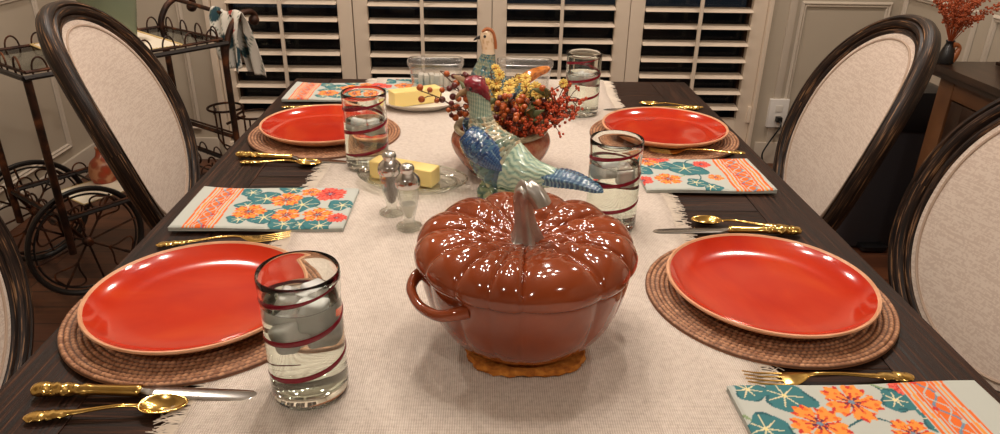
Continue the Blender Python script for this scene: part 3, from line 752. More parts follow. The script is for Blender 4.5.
def make_napkin(label, lay, W=.272, H=.158, rz=0, loc=(0, 0)):
    nu, nv = int(W / .0013), int(H / .0013); us = np.linspace(0, W, nu); vv = np.linspace(0, H, nv)
    U, V = np.meshgrid(us, vv, indexing='ij'); U = U.ravel(); V = V.ravel()
    sk = lay.get('skew', 0)
    Z = .0085 + .0012 * np.sin(U * 24 + V * 13) + .003 * np.clip((U - W * .72) / (W * .28), 0, 1) ** 2 * (1 - V / H)
    ed = np.minimum(np.minimum(U, W - U), np.minimum(V, H - V)); Z = Z - .0022 * np.exp(-ed / .0012)
    X = U - W / 2 + sk * (V - H / 2) ; Y = V - H / 2 + .0008 * np.sin(U * 31)
    col = napcol(U, V, lay, W, H)
    vs = np.stack([X, Y, Z], 1).tolist(); fs = [(i * nv + j, i * nv + j + 1, (i + 1) * nv + j + 1, (i + 1) * nv + j) for i in range(nu - 1) for j in range(nv - 1)]
    cols = col.tolist()
    # folded edges: wavy layered walls below the top sheet
    loop = [i * nv for i in range(nu)] + [(nu - 1) * nv + j for j in range(1, nv)] + [i * nv + nv - 1 for i in range(nu - 2, -1, -1)] + [j for j in range(nv - 2, 0, -1)]
    prev = loop; NLY = 9
    for k in range(1, NLY + 1):
        off = .0016 * (abs(math.sin(k * PI / 3)) - .5); row = []
        for idx in loop:
            x, y, z = vs[idx]; f = k / NLY; d = math.hypot(x, y) or 1
            row.append(len(vs)); vs.append((x + x / d * off, y + y / d * off, z * (1 - f) + .0006)); cols.append(list((np.array(cols[idx]) * .5 + BG * .5) * (.9 if k % 3 else .55)) if False else (cols[idx] if k < 3 else list(BG * .92)))
        m = len(loop)
        for a in range(m): fs.append((prev[a], prev[(a + 1) % m], row[(a + 1) % m], row[a]))
        prev = row
    fs.append(tuple(prev))
    o = obj('folded_napkin', (vs, fs, np.array(cols)), 'painted_cloth', angle=60)
    o.location = (loc[0], loc[1], TZ + .0036); o.rotation_euler.z = rz
    return tag(o, label, 'napkin', 'folded floral napkins')
LFR = dict(seed=1, leaves=[(.021, .147, .015, .3), (.058, .135, .021, 1.0), (.018, .085, .02, 2), (.172, .128, .015, 1.4), (.172, .128, .013, 2.2), (.200, .098, .018, .4), (.10, .05, .02, 1), (.15, .04, .018, 2)],
           flowers=[(.122, .128, .0235, .4, 'o'), (.072, .094, .023, 1.2, 'o'), (.188, .150, .011, 2, 'r'), (.05, .04, .024, .2, 'r'), (.16, .08, .017, 1, 'o')],
           stems=[(.04, .12, .058, .135, .2), (.172, .128, .20, .098, .2), (.09, .158, .172, .13, .3), (.0, .11, .05, .09, -.3), (.1, .09, .16, .08, .3), (.155, .158, .19, .15, -.2)], b=(.186, .238))
LFL = dict(seed=2, leaves=[(.018, .075, .017, 2), (.172, .075, .014, 0), (.07, .145, .014, 1), (.18, .02, .014, 2), (.150, .045, .021, .3), (.135, .118, .021, 1.2), (.085, .070, .025, 2.1), (.113, .008, .016, .5), (.170, .128, .014, 1), (.098, .142, .018, 2), (.04, .15, .018, .4)],
           flowers=[(.015, .125, .013, 1, 'r'), (.112, .052, .021, .5, 'o'), (.160, .100, .021, 1.4, 'o'), (.043, .030, .022, .2, 'r'), (.098, .112, .018, 2.2, 'o'), (.048, .112, .019, .8, 'o'), (.077, .022, .013, 1, 'o')],
           stems=[(.15, .045, .085, .07, .2), (.135, .118, .085, .09, .3), (.06, .06, .03, .09, -.3), (.10, .02, .07, .05, .3)], b=(.196, .246))
LBR = dict(seed=3, leaves=[(.050, .118, .022, .5), (.098, .100, .029, 1.3), (.004, .088, .020, 2), (.098, .028, .017, .8), (.12, .01, .014, .2)],
           flowers=[(.026, .138, .020, .4, 'o'), (.054, .155, .017, 1.1, 'r'), (.048, .045, .020, 2, 'o'), (.132, .128, .014, .6, 'r'), (.14, .06, .012, 1, 'o'), (.0, .04, .016, 1.6, 'r')],
           stems=[(.05, .118, .098, .1, .3), (.098, .1, .098, .03, .2), (.03, .06, .098, .1, -.3), (.10, .13, .13, .155, .2)], b=(.158, .226))
make_napkin('folded floral napkin at front right, cut off by the bottom picture edge', LFR, loc=(.378, .541), rz=.03, W=.276)
make_napkin('folded floral napkin at left, between the front left plate and the rear left setting', LFL, loc=(-.374, 1.078), rz=PI, W=.266)
make_napkin('folded floral napkin at right, in front of the rear right plate', LBR, loc=(.381, 1.240), rz=0, W=.232)
make_napkin('folded floral napkin at rear left near the far table edge', dict(LFL, seed=5), loc=(-.385, 1.797), rz=PI, W=.262)

# loose napkin lying on the far end of the runner, left of the box
LN = dict(LBR, seed=8, b=(.5, .6))
o = make_napkin('folded floral napkin on the runner at the far end, behind the butter plate', LN, loc=(-.205, 1.86), rz=.05, W=.15, H=.12)
o.location.z = RZ

# ------------------------------------------------------------------ butter, dishes, shakers
def oval_dish(name, prof, ax, ay, mat, n=72):
    def f(i, j):
        r, z = prof[i]; a = 2 * PI * j / n; return (r * math.cos(a) * ax, r * math.sin(a) * ay, z)
    return obj(name, grid(f, len(prof), n, wrap=True), mat, angle=70)
o = oval_dish('oval_plate', cr([(.001, .004), (.55, .004), (.70, .006), (.86, .013), (1.0, .018), (1.0, .0165), (.88, .010), (.70, .001), (.5, 0), (.001, .0)], 34), .098, .078, 'white_china')
tag(o, 'white oval plate holding the rear butter stick', 'plate'); o.location = (-.178, 1.695, RZ)
def butter(label, L, W, H, loc, rz, tilt=0):
    bm = bmesh.new(); box(bm, -L / 2, L / 2, -W / 2, W / 2, 0, H, .0035, seg=3)
    for v in bm.verts: v.co.z += .0012 * math.sin(v.co.x * 60) * (v.co.z / H); v.co.y += .0008 * math.sin(v.co.x * 90 + 1)
    bmesh.ops.subdivide_edges(bm, edges=bm.edges[:], cuts=1)
    o = tag(obj('butter_stick', bm, 'butter'), label, 'butter', 'sticks of butter'); o.location = loc; o.rotation_euler.z = rz; return o
butter('pale butter stick on the white oval plate', .125, .038, .036, (-.188, 1.700, RZ + .0045), .50)
t = thing('butter_dish', 'clear glass oval butter dish between the shakers and the planter', 'dish', (-.150, 1.190, RZ), -.24)
o = oval_dish('dish_tray', cr([(.001, .004), (.6, .004), (.70, .005), (.78, .010), (.90, .012), (1.0, .019), (1.0, .0165), (.9, .009), (.78, .006), (.7, .001), (.001, 0)], 40), .100, .062, 'clear_glass'); o.parent = t
o.name = 'dish_tray'
bm = bmesh.new()
for f in (.995, .80): tube(bm, [(.1 * f * math.cos(2 * PI * i / 80), .062 * f * math.sin(2 * PI * i / 80), .018 if f > .9 else .0095) for i in range(80)], .0016, 8, closed=True)
obj('dish_rim', bm, 'thick_glass', t)
butter('yellow butter stick in the glass butter dish', .125, .036, .032, (-.166, 1.204, RZ + .0046), -.40)
def make_shaker(label, fill):
    t = thing('glass_shaker', label, 'shaker', (0, 0, 0), 0, 'glass and chrome shakers')
    obj('glass_body', lathe([(0, 0), (.019, 0), (.0215, .002), (.0205, .005), (.012, .009), (.0085, .014), (.010, .021), (.0145, .040), (.0175, .062), (.0180, .076), (.0165, .078), (.016, .074), (.0125, .04), (.0068, .021), (0, .016)], 10), 'clear_glass', t, angle=25)
    obj('cap', lathe([(.0185, .0715), (.0195, .0735), (.0195, .0800), (.0185, .0835), (.0175, .0860), (.0130, .0905), (.0098, .0935), (.0098, .0955), (.0112, .0985), (.0112, .1015), (.0090, .1055), (.0045, .1075), (0, .108)], 40), 'chrome', t)
    obj('contents', lathe([(0, .0175), (.006, .022), (.0118, .040), (.0140 if fill == 'pepper' else .0118, .060 if fill == 'pepper' else .042), (0, .061 if fill == 'pepper' else .043)], 24), fill, t)
    return t
s = make_shaker('glass pepper shaker with chrome cap, behind the salt shaker', 'pepper'); s.location = (-.173, 1.068, RZ)
s = make_shaker('glass salt shaker with chrome cap, nearer the pumpkin pot', 'salt'); s.location = (-.140, 1.014, RZ)

# clear lidded boxes at the far end
def make_box(label, loc, rz, W=.145, D=.10, H=.072, food='patterned_ceramic'):
    t = thing('plastic_box', label, 'food container', loc, rz, 'clear plastic food boxes')
    def ring(w, d, z, n=48, e=5):
        r = []
        for i in range(n):
            a = 2 * PI * i / n; c, s = math.cos(a), math.sin(a)
            r.append((math.copysign(abs(c) ** (2 / e), c) * w / 2, math.copysign(abs(s) ** (2 / e), s) * d / 2, z))
        return r
    def body(rs, cap0=True, cap1=False):
        bm = bmesh.new(); R_ = [[bm.verts.new(p) for p in r] for r in rs]
        for A, B in zip(R_, R_[1:]):
            for i in range(len(A)): bm.faces.new((A[i], A[(i + 1) % len(A)], B[(i + 1) % len(A)], B[i]))
        if cap0: bm.faces.new(R_[0])
        if cap1: bm.faces.new(R_[-1])
        return bm
    obj('tub', body([ring(W * .8, D * .8, .001), ring(W * .84, D * .84, .004), ring(W * .95, D * .95, H - .012), ring(W, D, H - .009), ring(W, D, H - .006)]), 'box_plastic', t)
    obj('lid', body([ring(W * 1.01, D * 1.02, H - .007), ring(W * 1.02, D * 1.03, H - .001), ring(W * 1.0, D * 1.0, H), ring(W * .9, D * .88, H), ring(W * .88, D * .86, H - .003)], False, True), 'box_plastic', t)
    return t
make_box('clear plastic food box left of the rear bird figurine', (-.148, 1.868, RZ), .03)
make_box('clear plastic food box right of the rear bird figurine', (.085, 1.868, RZ), -.04)
bm = bmesh.new()
for k in range(7): box(bm, -.012, .012, -.014, .014, 0, .030, .003, M4=Matrix.Translation((-.040 + k * .014, .004 * (-1) ** k, .005)) @ Matrix.Rotation(.25 * math.sin(k), 4, 'Z') @ Matrix.Diagonal((.5, 1.2, 1, 1)))
o = tag(obj('wrapped_sweets', bm, 'salt'), 'pale wrapped pieces inside the left clear plastic box', 'food'); o['kind'] = 'stuff'; o.location = (-.148, 1.868, RZ)
# ------------------------------------------------------------------ ceramic pheasants
def bird_body(name, secs, colf, parent, n=84, res=190, disp=None, mat='painted_ceramic', flat=1.0):
    """secs (x,y,z,r,ry) lofted; colf(s,a)->rgb ; a=0 towards +up ; disp(s,a)"""
    S = cr(secs, res); vs = []; cols = []; prevu = None
    for i, q in enumerate(S):
        c = Vector(q[:3]); d = Vector(S[min(i + 1, res - 1)][:3]) - Vector(S[max(i - 1, 0)][:3]); d.normalize()
        side = Vector((0, 1, 0)) if prevu is None else prevu
        side = side - d * side.dot(d); side.normalize(); prevu = side; up = d.cross(side)
        if i == 0 and up.z < 0: pass
        s = i / (res - 1); r1, r2 = max(q[3], .0006), max(q[4], .0006)
        for k in range(n):
            a = 2 * PI * k / n; dd = 1 + (disp(s, a) if disp else 0)
            p_ = c + (up * math.cos(a) * r1 + side * math.sin(a) * r2) * dd
            vs.append(tuple(p_)); cols.append(colf(s, a, p_))
    fs = [(i * n + k, i * n + (k + 1) % n, (i + 1) * n + (k + 1) % n, (i + 1) * n + k) for i in range(res - 1) for k in range(n)]
    fs.append(tuple(range(n))); fs.append(tuple((res - 1) * n + k for k in range(n)))
    return obj(name, (vs, fs, np.array(cols)), mat, parent, angle=80)
def C_(r, g, b): return np.array(lin((r, g, b)))
def scal(s, a, ks, ka):
    """overlapping feather scale field 0..1 and edge mask"""
    u = s * ks; row = math.floor(u); v = a / (2 * PI) * ka + (.5 if row % 2 else 0); f = u - row; g = v - math.floor(v) - .5
    e = f + .9 * (g * 2) ** 2 * .5
    return f, g, e
def fdisp(ks, ka, amp, s0=0, s1=1):
    def f(s, a):
        if s < s0 or s > s1: return .0
        q, g, e = scal(s, a, ks, ka); return amp * ((1 - q) - .5 - .5 * abs(g)) * min(1, (s - s0) * 20)
    return f
t = thing('pheasant_figurine', 'ceramic pheasant with red head and long blue tail, behind the pumpkin pot', 'figurine', (0, 0, 0), 0, 'ceramic pheasants')
def cell(s, a, ks, ka):
    """overlapping rounded feathers: returns depth along the feather 0..1, sideways -.5..5, a hash and an edge measure"""
    s2 = s + .0035 * math.sin(a * 3.1 + s * 40) + .002 * math.sin(a * 9); a2 = a + .10 * math.sin(s * 47) + .05 * math.sin(s * 113 + a * 4)
    best = None
    for dr in (0, -1):
        row = math.floor(s2 * ks) + dr; v = a2 / (2 * PI) * ka + (.5 if row % 2 else 0); g = v - math.floor(v) - .5; q = s2 * ks - row
        lim = 1.35 - 1.0 * (2 * g) ** 2
        if q <= lim or dr == -1: return (q / 1.35, g, hash2(row, math.floor(v) % ka), q / max(lim, .2))
def fc(s, a, p):
    q, g, h, e = cell(s, a, 30, 20)
    if s < .30: return C_(120, 146, 132) if math.sin(a * 26 + s * 60) > 0 else C_(172, 184, 160)
    if s < .66:
        b = (C_(208, 198, 168), C_(166, 172, 150), C_(118, 138, 122), C_(190, 168, 132))[int(h * 4)]
        if math.cos(a) < -.15 and s > .4: b = (C_(64, 100, 108), C_(120, 142, 124), C_(84, 118, 110), C_(58, 86, 110))[int(h * 4)]
        if e > .82: b = b * .55
        elif abs(g) < .05: b = b * .8
        return b
    w_ = math.sin(a * 19 + s * 31 + 1.5 * math.sin(s * 90)); return C_(182, 200, 176) if w_ > .25 else (C_(160, 184, 162) if w_ > -.6 else C_(122, 154, 142))
secs = [(-.036, 1.145, .963, .006, .006), (-.036, 1.145, .950, .017, .017), (-.032, 1.143, .932, .0175, .017), (-.029, 1.140, .908, .0195, .019), (-.024, 1.135, .884, .028, .026), (-.012, 1.122, .860, .042, .036), (.006, 1.110, .842, .046, .040), (.030, 1.096, .833, .037, .034), (.056, 1.078, .831, .025, .026), (.082, 1.058, .835, .0165, .018), (.094, 1.048, .838, .013, .014)]
bird_body('body', secs, fc, t, disp=lambda s, a: (.07 * (.5 - cell(s, a, 30, 20)[3]) if .30 < s < .66 else .02 * math.sin(a * 26 + s * 60) if s <= .30 else .03 * math.sin(a * 16 + s * 55)))
# tail
def tc(s, a, p):
    m = math.sin(s * 95) > .35 and abs(math.cos(a * 2)) > .3
    return C_(42, 78, 112) if not m else C_(104, 140, 156)
tail = [(.078, 1.061, .834, .013, .018), (.096, 1.045, .838, .013, .021), (.112, 1.029, .841, .0115, .019), (.130, 1.009, .8425, .0085, .014), (.146, .992, .8415, .0055, .009), (.154, .983, .8400, .001, .002)]
bird_body('tail', tail, tc, t, n=40, res=70, disp=lambda s, a: .10 * math.cos(a * 6) + .03 * math.sin(s * 95))
# red hood and face
bm = bmesh.new()
vs_ = sphere(bm, (0, 0, 0), 1, 40, 30)
for v in vs_:
    x, y, z = v.co; tuck = max(0, x) ** 1.5
    v.co = Vector((x * .0255 + .003 * max(0, -z), y * .0188 * (1 + .02 * math.sin(z * 24)), z * .0165 * (1 - .25 * max(0, x)) - .016 * tuck + .0008 * math.sin(x * 22 + z * 9)))
o = obj('red_hood', bm, 'hood_red', t); o.location = (-.033, 1.144, .9575); o.rotation_euler = (0, .30, 0)
o['label'] = 'red glazed hood and crown'
bm = bmesh.new(); tube(bm, cr([(-.050, 1.145, .950), (-.060, 1.144, .947), (-.068, 1.143, .940), (-.070, 1.143, .935)], 10), [.0062 - .00056 * i for i in range(10)], 12); obj('beak', bm, 'tan_leaf', t)
bm = bmesh.new()
for s in (-1, 1): sphere(bm, (-.046, 1.144 + s * .0165, .957), .0030, 10, 8)
obj('eyes', bm, 'black_plastic', t)
# wings: curved shells of layered feathers
def wing(side):
    nu, nv = 90, 44; vs = []; cols = []; fs = []
    A = Vector((-.052, 1.116 , .888)); B = Vector((.020, 1.080, .832))
    ax = (B - A); L = ax.length; ax.normalize(); upv = Vector((.35, 0, 1)); upv = (upv - ax * upv.dot(ax)).normalized(); out = Vector((-.40, -1, .0)).normalized()
    for i in range(nu):
        s = i / (nu - 1)
        w = .0225 * (math.sin(PI * min(1, s * 1.0 + .05) ** .66) ** .7) + .001
        for j in range(nv):
            q = j / (nv - 1) * 2 - 1
            off = -.014 + .024 * (1 - q * q) ** .6
            if s < .5:
                f, g, h, e = cell(s, q * 1.3 + 2, 13, 30); ridge = .0016 * (1 - f) * (1 - abs(g))
                c = (C_(28, 56, 98), C_(42, 78, 122), C_(34, 66, 108), C_(70, 106, 134))[int(h * 4)]
                if e > .84: c = C_(138, 158, 160)
            else:
                ph = q * 9 + (s - .5) * 5; ridge = .0015 * abs(math.sin(ph)); c = C_(32, 66, 116) if abs(math.sin(ph)) > .34 else C_(118, 148, 164)
                if abs(math.sin(ph)) > .34 and math.sin(s * 150 + q * 8) > .55: c = C_(66, 104, 142)
            base = A + ax * (L * s) + upv * (q * w) + out * (off + ridge + .016 * math.sin(PI * min(1, s + .12)))
            base.y -= .010 * (1 - s)
            if side < 0: cy = 1.14 - .62 * (base.x + .05); base.y = 2 * cy - base.y - .01
            vs.append(tuple(base)); cols.append(c)
    k = len(vs)
    fs = [(i * nv + j, i * nv + j + 1, (i + 1) * nv + j + 1, (i + 1) * nv + j) for i in range(nu - 1) for j in range(nv - 1)]
    o = obj('wing', (vs, fs, np.array(cols)), 'painted_ceramic', t, angle=80); md = o.modifiers.new('t', 'SOLIDIFY'); md.thickness = .003; md.offset = -1
    o['label'] = 'blue glazed folded wing'
wing(1); wing(-1)
def gc(s, a, p): 
    v = hash2(math.floor(s * 16), math.floor(a * 5)); return (C_(60, 92, 74), C_(136, 158, 120), C_(92, 122, 108), C_(176, 178, 138))[int(v * 4)]
def mound(parent, cx, cy, z0, rx, ry, h):
    sec = [(cx, cy, z0, rx, ry), (cx, cy, z0 + h * .2, rx * .98, ry * .98), (cx - .002, cy, z0 + h * .55, rx * .8, ry * .8), (cx - .004, cy, z0 + h, rx * .62, ry * .62)]
    S = cr(sec, 30); vs = []; cols = []; n = 60
    for i, q in enumerate(S):
        for k in range(n):
            a = 2 * PI * k / n; d = 1 + .09 * math.sin(a * 9 + i * .8) + .05 * math.sin(a * 5 - i * .5)
            vs.append((q[0] + q[3] * d * math.cos(a), q[1] + q[4] * d * math.sin(a), q[2])); cols.append(gc(i / 29, a, None))
    fs = [(i * n + k, i * n + (k + 1) % n, (i + 1) * n + (k + 1) % n, (i + 1) * n + k) for i in range(29) for k in range(n)]
    fs += [tuple(range(n)), tuple(29 * n + k for k in range(n))]
    obj('leafy_base', (vs, fs, np.array(cols)), 'painted_ceramic', parent, angle=80)
mound(t, .010, 1.108, RZ, .044, .036, .070)

# second bird further back
t = thing('pheasant_figurine', 'ceramic bird with cream head and orange tail behind the bouquet', 'figurine', (0, 0, 0), 0, 'ceramic pheasants')
def fc2(s, a, p):
    v = hash2(math.floor(s * 44), math.floor(a * 4))
    if s < .33:
        if abs(a - PI) < 1.0 and s < .2: pass
        return C_(224, 200, 168) if v > .2 else C_(208, 178, 142)
    if s < .39: return C_(226, 206, 178)
    q, g, h, e = cell(s, a, 34, 22)
    return (C_(60, 102, 112), C_(84, 122, 124), C_(120, 136, 118), C_(72, 92, 96))[int(h * 4)] if e < .82 else C_(160, 156, 124)
secs = [(-.0185, 1.66, .956, .004, .004), (-.018, 1.66, .950, .0125, .012), (-.0165, 1.66, .936, .0165, .0155), (-.0135, 1.66, .916, .0155, .015), (-.013, 1.66, .898, .0160, .016), (-.017, 1.66, .874, .024, .022), (-.018, 1.66, .842, .038, .034), (-.002, 1.66, .812, .046, .040), (.030, 1.66, .806, .040, .036), (.058, 1.66, .820, .026, .024), (.078, 1.66, .838, .014, .015)]
bird_body('body', secs, fc2, t, disp=lambda s, a: (.06 * (.5 - cell(s, a, 34, 22)[3]) if s > .38 else 0))
def tc2(s, a, p): return C_(204, 122, 50) if math.sin(s * 37 + 3 * math.cos(a * 3)) * math.sin(a * 5 + s * 11) > -.35 else C_(156, 84, 38)
bird_body('tail', [(.060, 1.66, .832, .012, .014), (.082, 1.655, .848, .013, .018), (.104, 1.65, .861, .0105, .015), (.124, 1.645, .869, .007, .010), (.130, 1.643, .871, .001, .002)], tc2, t, n=32, res=50, disp=lambda s, a: .08 * math.cos(a * 5))
bm = bmesh.new(); tube(bm, cr([(-.030, 1.66, .937), (-.040, 1.66, .934), (-.047, 1.66, .929)], 8), [.0052 - .0006 * i for i in range(8)], 10); obj('beak', bm, 'black_plastic', t)
bm = bmesh.new(); tube(bm, cr([(-.026, 1.656, .950), (-.016, 1.654, .957), (-.004, 1.655, .950), (.002, 1.656, .930), (.003, 1.657, .912)], 16), .0038, 8, flat=1.8); obj('crest_stripe', bm, 'tan_wood_vase', t)
bm = bmesh.new()
for s in (-1, 1): sphere(bm, (-.0215, 1.66 + s * .0145, .941), .0034, 10, 8)
obj('eyes', bm, 'black_plastic', t)
mound(t, .008, 1.66, RZ, .045, .038, .035)

# ------------------------------------------------------------------ planter and bouquet
FX, FY = .008, 1.272
t = thing('planter_bowl', 'round mottled red-brown glazed planter bowl behind the blue pheasant', 'planter', (FX, FY, RZ))
obj('bowl', lathe(cr([(.001, 0), (.052, 0), (.060, .004), (.074, .020), (.088, .042), (.0925, .058), (.089, .070), (.080, .077)], 30) + [(.076, .074), (.084, .058), (.07, .025), (.001, .012)], 64), 'planter_glaze', t)
obj('rim', lathe([(.079, .0755), (.0855, .0790), (.0875, .0840), (.0855, .0875), (.0805, .0880), (.0775, .0850), (.0765, .0770)], 64, closed=True), 'planter_rim', t)
rnd = random.Random(11)
def spray(label, tip, mid=None, kind='berry', n=9, r=.0048, spread=.022, mat='orange_berry', src=None):
    t = thing('berry_spray' if kind != 'bloom' else 'flower_spray', label, 'flowers' if kind == 'bloom' else 'berries', (FX, FY, RZ + .02), 0, 'sprays in the planter')
    o0 = Vector((FX, FY, RZ + .02)); tip = Vector(tip); src = Vector(src or (FX + (tip.x - FX) * .35, FY + (tip.y - FY) * .35, RZ + .085)) 
    pts = cr([(0, 0, 0), tuple(src - o0), tuple((src + tip) / 2 - o0 + Vector((0, 0, .012))), tuple(tip - o0)], 16)
    bm = bmesh.new(); tube(bm, pts, [.0022 - .00009 * i for i in range(16)], 6); 
    heads = []
    for k in range(n):
        f = .45 + .55 * (k / max(1, n - 1)); b = Vector(pts[int(f * 15)])
        h = b + Vector((rnd.gauss(0, 1), rnd.gauss(0, 1), rnd.gauss(.15, .8))).normalized() * rnd.uniform(.4, 1) * spread
        tube(bm, [b, (b + h) / 2 + Vector((0, 0, .002)), h], .0009, 4); heads.append(h)
    obj('stem', bm, 'twig', t)
    return t, heads
BM = {}
def berry(t, h, r, mat):
    if mat not in BM:
        bm = bmesh.new(); sphere(bm, (0, 0, 0), 1, 14, 10); sphere(bm, (0, 0, 1.0), .16, 6, 4); o = obj('berry', bm, mat, t); BM[mat] = o
    else: o = BM[mat].copy(); COL.objects.link(o); o.parent = t
    o.location = h; o.scale = (r, r, r); o.rotation_euler = (rnd.random() * 6, rnd.random() * 6, 0)
ob = [('orange berry spray reaching left toward the rear butter plate', (-.142, 1.285, .912), 12), ('orange berry spray at left, tallest of the berry sprays', (-.104, 1.30, .944), 8),
      ('orange berry spray at left, just behind the red pheasant head', (-.070, 1.27, .915), 12), ('orange berry cluster right of the red pheasant head', (.022, 1.205, .918), 18),
      ('orange berry cluster at the bouquet centre, lowest one', (.036, 1.195, .893), 20), ('orange berry cluster at the centre below the yellow blooms', (.060, 1.215, .912), 18), ('orange berry cluster at upper right among yellow blooms', (.082, 1.25, .922), 7)]
for lb, tip, n in ob:
    t, hs = spray(lb, tip, n=n, spread=.024)
    for i, h in enumerate(hs): berry(t, h, rnd.uniform(.0050, .0066), 'orange_berry' if rnd.random() > .22 else 'plum_berry')
pb = [('dark plum berry spray at left below the orange berries', (-.088, 1.255, .888), 12), ('dark plum berry spray at upper left beside the rear bird', (-.075, 1.31, .935), 6)]
for lb, tip, n in pb:
    t, hs = spray(lb, tip, n=n, spread=.022)
    for i, h in enumerate(hs): berry(t, h, rnd.uniform(.0040, .0056), 'plum_berry' if rnd.random() > .35 else 'orange_berry')
# fine rusty red sprays on the right
fr = [('fine rusty red berry spray low at the planter front right', (.070, 1.205, .868)), ('fine rusty red berry spray at right over the planter rim', (.100, 1.225, .872)), ('fine rusty red berry spray reaching farthest right', (.140, 1.25, .880)),
      ('fine rusty red berry spray at right below the yellow blooms', (.112, 1.24, .898)), ('fine rusty red berry spray above the centre front rim', (.040, 1.195, .866)), ('fine rusty red berry spray at far upper right', (.135, 1.28, .905))]
for lb, tip in fr:
    t, hs = spray(lb, tip, n=44, spread=.030)
    bm = bmesh.new()
    for h in hs:
        for q in range(4):
            d = Vector((rnd.gauss(0, 1), rnd.gauss(0, 1), rnd.gauss(0, 1))) * .0035; sphere(bm, tuple(h + d), rnd.uniform(.0022, .0034), 6, 5)
    o = obj('berries', bm, 'red_berry', t); o['kind'] = 'stuff'
# yellow daisies
def bloom(t, h, r, nrm):
    if 'bloom' not in BM:
        bm = bmesh.new()
        for k in range(11):
            a = 2 * PI * k / 11; ca, sa = math.cos(a), math.sin(a); rows = []
            for f, w in ((.18, .10), (.5, .22), (.85, .22), (1.05, .06)):
                c = Vector((ca * f, sa * f, .12 * f + (.05 if k % 2 else 0))); s = Vector((-sa, ca, 0)) * w; rows.append((bm.verts.new(c - s), bm.verts.new(c + Vector((0, 0, .05))), bm.verts.new(c + s)))
            for A, B in zip(rows, rows[1:]):
                for q in (0, 1): bm.faces.new((A[q], A[q + 1], B[q + 1], B[q]))
        o = obj('bloom', bm, 'yellow_petal', t); md = o.modifiers.new('t', 'SOLIDIFY'); md.thickness = .05
        bm = bmesh.new(); sphere(bm, (0, 0, .1), .28, 12, 8, (1, 1, .6)); obj('bloom_centre', bm, 'bloom_centre', o); BM['bloom'] = o
    else: o = dup(BM['bloom'], parent=t)
    o.location = h; o.scale = (r, r, r); o.rotation_euler = nrm.to_track_quat('Z', 'Y').to_euler()
yb = [('yellow daisy spray at left behind the red pheasant head', (-.012, 1.285, .948), 10), ('yellow daisy spray at the bouquet centre left', (.012, 1.25, .930), 9), ('yellow daisy spray at the top centre of the bouquet', (.034, 1.275, .946), 7),
      ('yellow daisy spray at the bouquet centre, right of the slate leaves', (.052, 1.235, .928), 8), ('yellow daisy spray at right of centre in the bouquet', (.078, 1.25, .922), 8), ('yellow daisy spray at the far right of the bouquet', (.112, 1.27, .926), 4)]
for lb, tip, n in yb:
    t, hs = spray(lb, tip, kind='bloom', n=n, spread=.020)
    for h in hs: bloom(t, h, rnd.uniform(.0085, .0115), Vector((rnd.gauss(0, .3), -1, rnd.gauss(.9, .3))))
# leaves
def leafy(label, tip, mat, n=5, L=.045, W=.013):
    t = thing('leaf_sprig', label, 'leaves', (FX, FY, RZ + .02), 0, 'sprays in the planter'); o0 = Vector((FX, FY, RZ + .02)); tip = Vector(tip); src = Vector((FX + (tip.x - FX) * .35, FY + (tip.y - FY) * .35, RZ + .085))
    pts = cr([(0, 0, 0), tuple(src - o0), tuple(tip - o0)], 12); bm = bmesh.new(); tube(bm, pts, .0014, 6); obj('stem', bm, 'twig', t)
    for k in range(n):
        b = Vector(pts[11 - min(k, 5)]); d = Vector((rnd.gauss(0, 1), rnd.gauss(-.3, .7), rnd.uniform(.1, 1))).normalized(); s = d.cross(Vector((0, -1, .4))).normalized(); u = s.cross(d); bm = bmesh.new(); rows = []
        for i in range(9):
            f = i / 8; w = W * math.sin(PI * f ** .8) * .5 + .0004; c = b + d * (L * f) + u * (.006 * math.sin(PI * f)); rows.append((bm.verts.new(c - s * w), bm.verts.new(c - u * w * .3), bm.verts.new(c + s * w)))
        for A, B in zip(rows, rows[1:]):
            for q in (0, 1): bm.faces.new((A[q], A[q + 1], B[q + 1], B[q]))
        o = obj('leaf', bm, mat, t); md = o.modifiers.new('t', 'SOLIDIFY'); md.thickness = .0008
for a in (('dark slate leaves near the bouquet centre', (.022, 1.24, .915), 'slate_leaf', 5, .030, .014), ('green leaves at the right of the bouquet', (.098, 1.255, .915), 'green_leaf', 5), ('green leaves low among the centre berries', (.055, 1.21, .890), 'green_leaf', 5),
          ('green leaves at the left behind the pheasant neck', (-.04, 1.26, .900), 'green_leaf', 5), ('tan leaves at the left beside the rear bird', (-.05, 1.29, .922), 'tan_leaf', 4, .035, .012), ('green leaves over the planter rim at right', (.085, 1.23, .870), 'green_leaf', 5)): leafy(*a)
# ------------------------------------------------------------------ iron serving cart
CO = Vector((-1.32, 2.04, 0)); U_ = Vector((.61, .79, 0)).normalized(); V_ = Vector((-.73, .60, 0)).normalized()
V_ = Vector((-U_.y, U_.x, 0)); CL_, CW, CH, CS = .635, .375, .735, .285
def cp(a, b, z): return CO + U_ * a + V_ * b + Vector((0, 0, z))
t = thing('serving_cart', 'rusty iron serving cart with big spoked wheels and glass top, by the left wall', 'cart', (0, 0, 0)); cart = t
for a, b in ((0, 0), (0, CW), (CL_, 0), (CL_, CW)):
    bm = bmesh.new(); tube(bm, [cp(a, b, .01 if a > 0 else .17), cp(a, b, .3), cp(a, b, CH)], .0115, 12)
    if a > 0: sphere(bm, tuple(cp(a, b, .014)), .014, 12, 8)
    obj('leg', bm, 'rust_iron', t)
def traybar(bm, z, r=.008, ex=.0):
    P4 = [cp(-ex, -ex, z), cp(CL_ + ex, -ex, z), cp(CL_ + ex, CW + ex, z), cp(-ex, CW + ex, z)]
    for i in range(4): tube(bm, [P4[i], P4[(i + 1) % 4]], r, 8)
bm = bmesh.new(); traybar(bm, CH, .008, .012)
top = obj('top_frame', bm, 'dark_iron', t)
bm = bmesh.new()
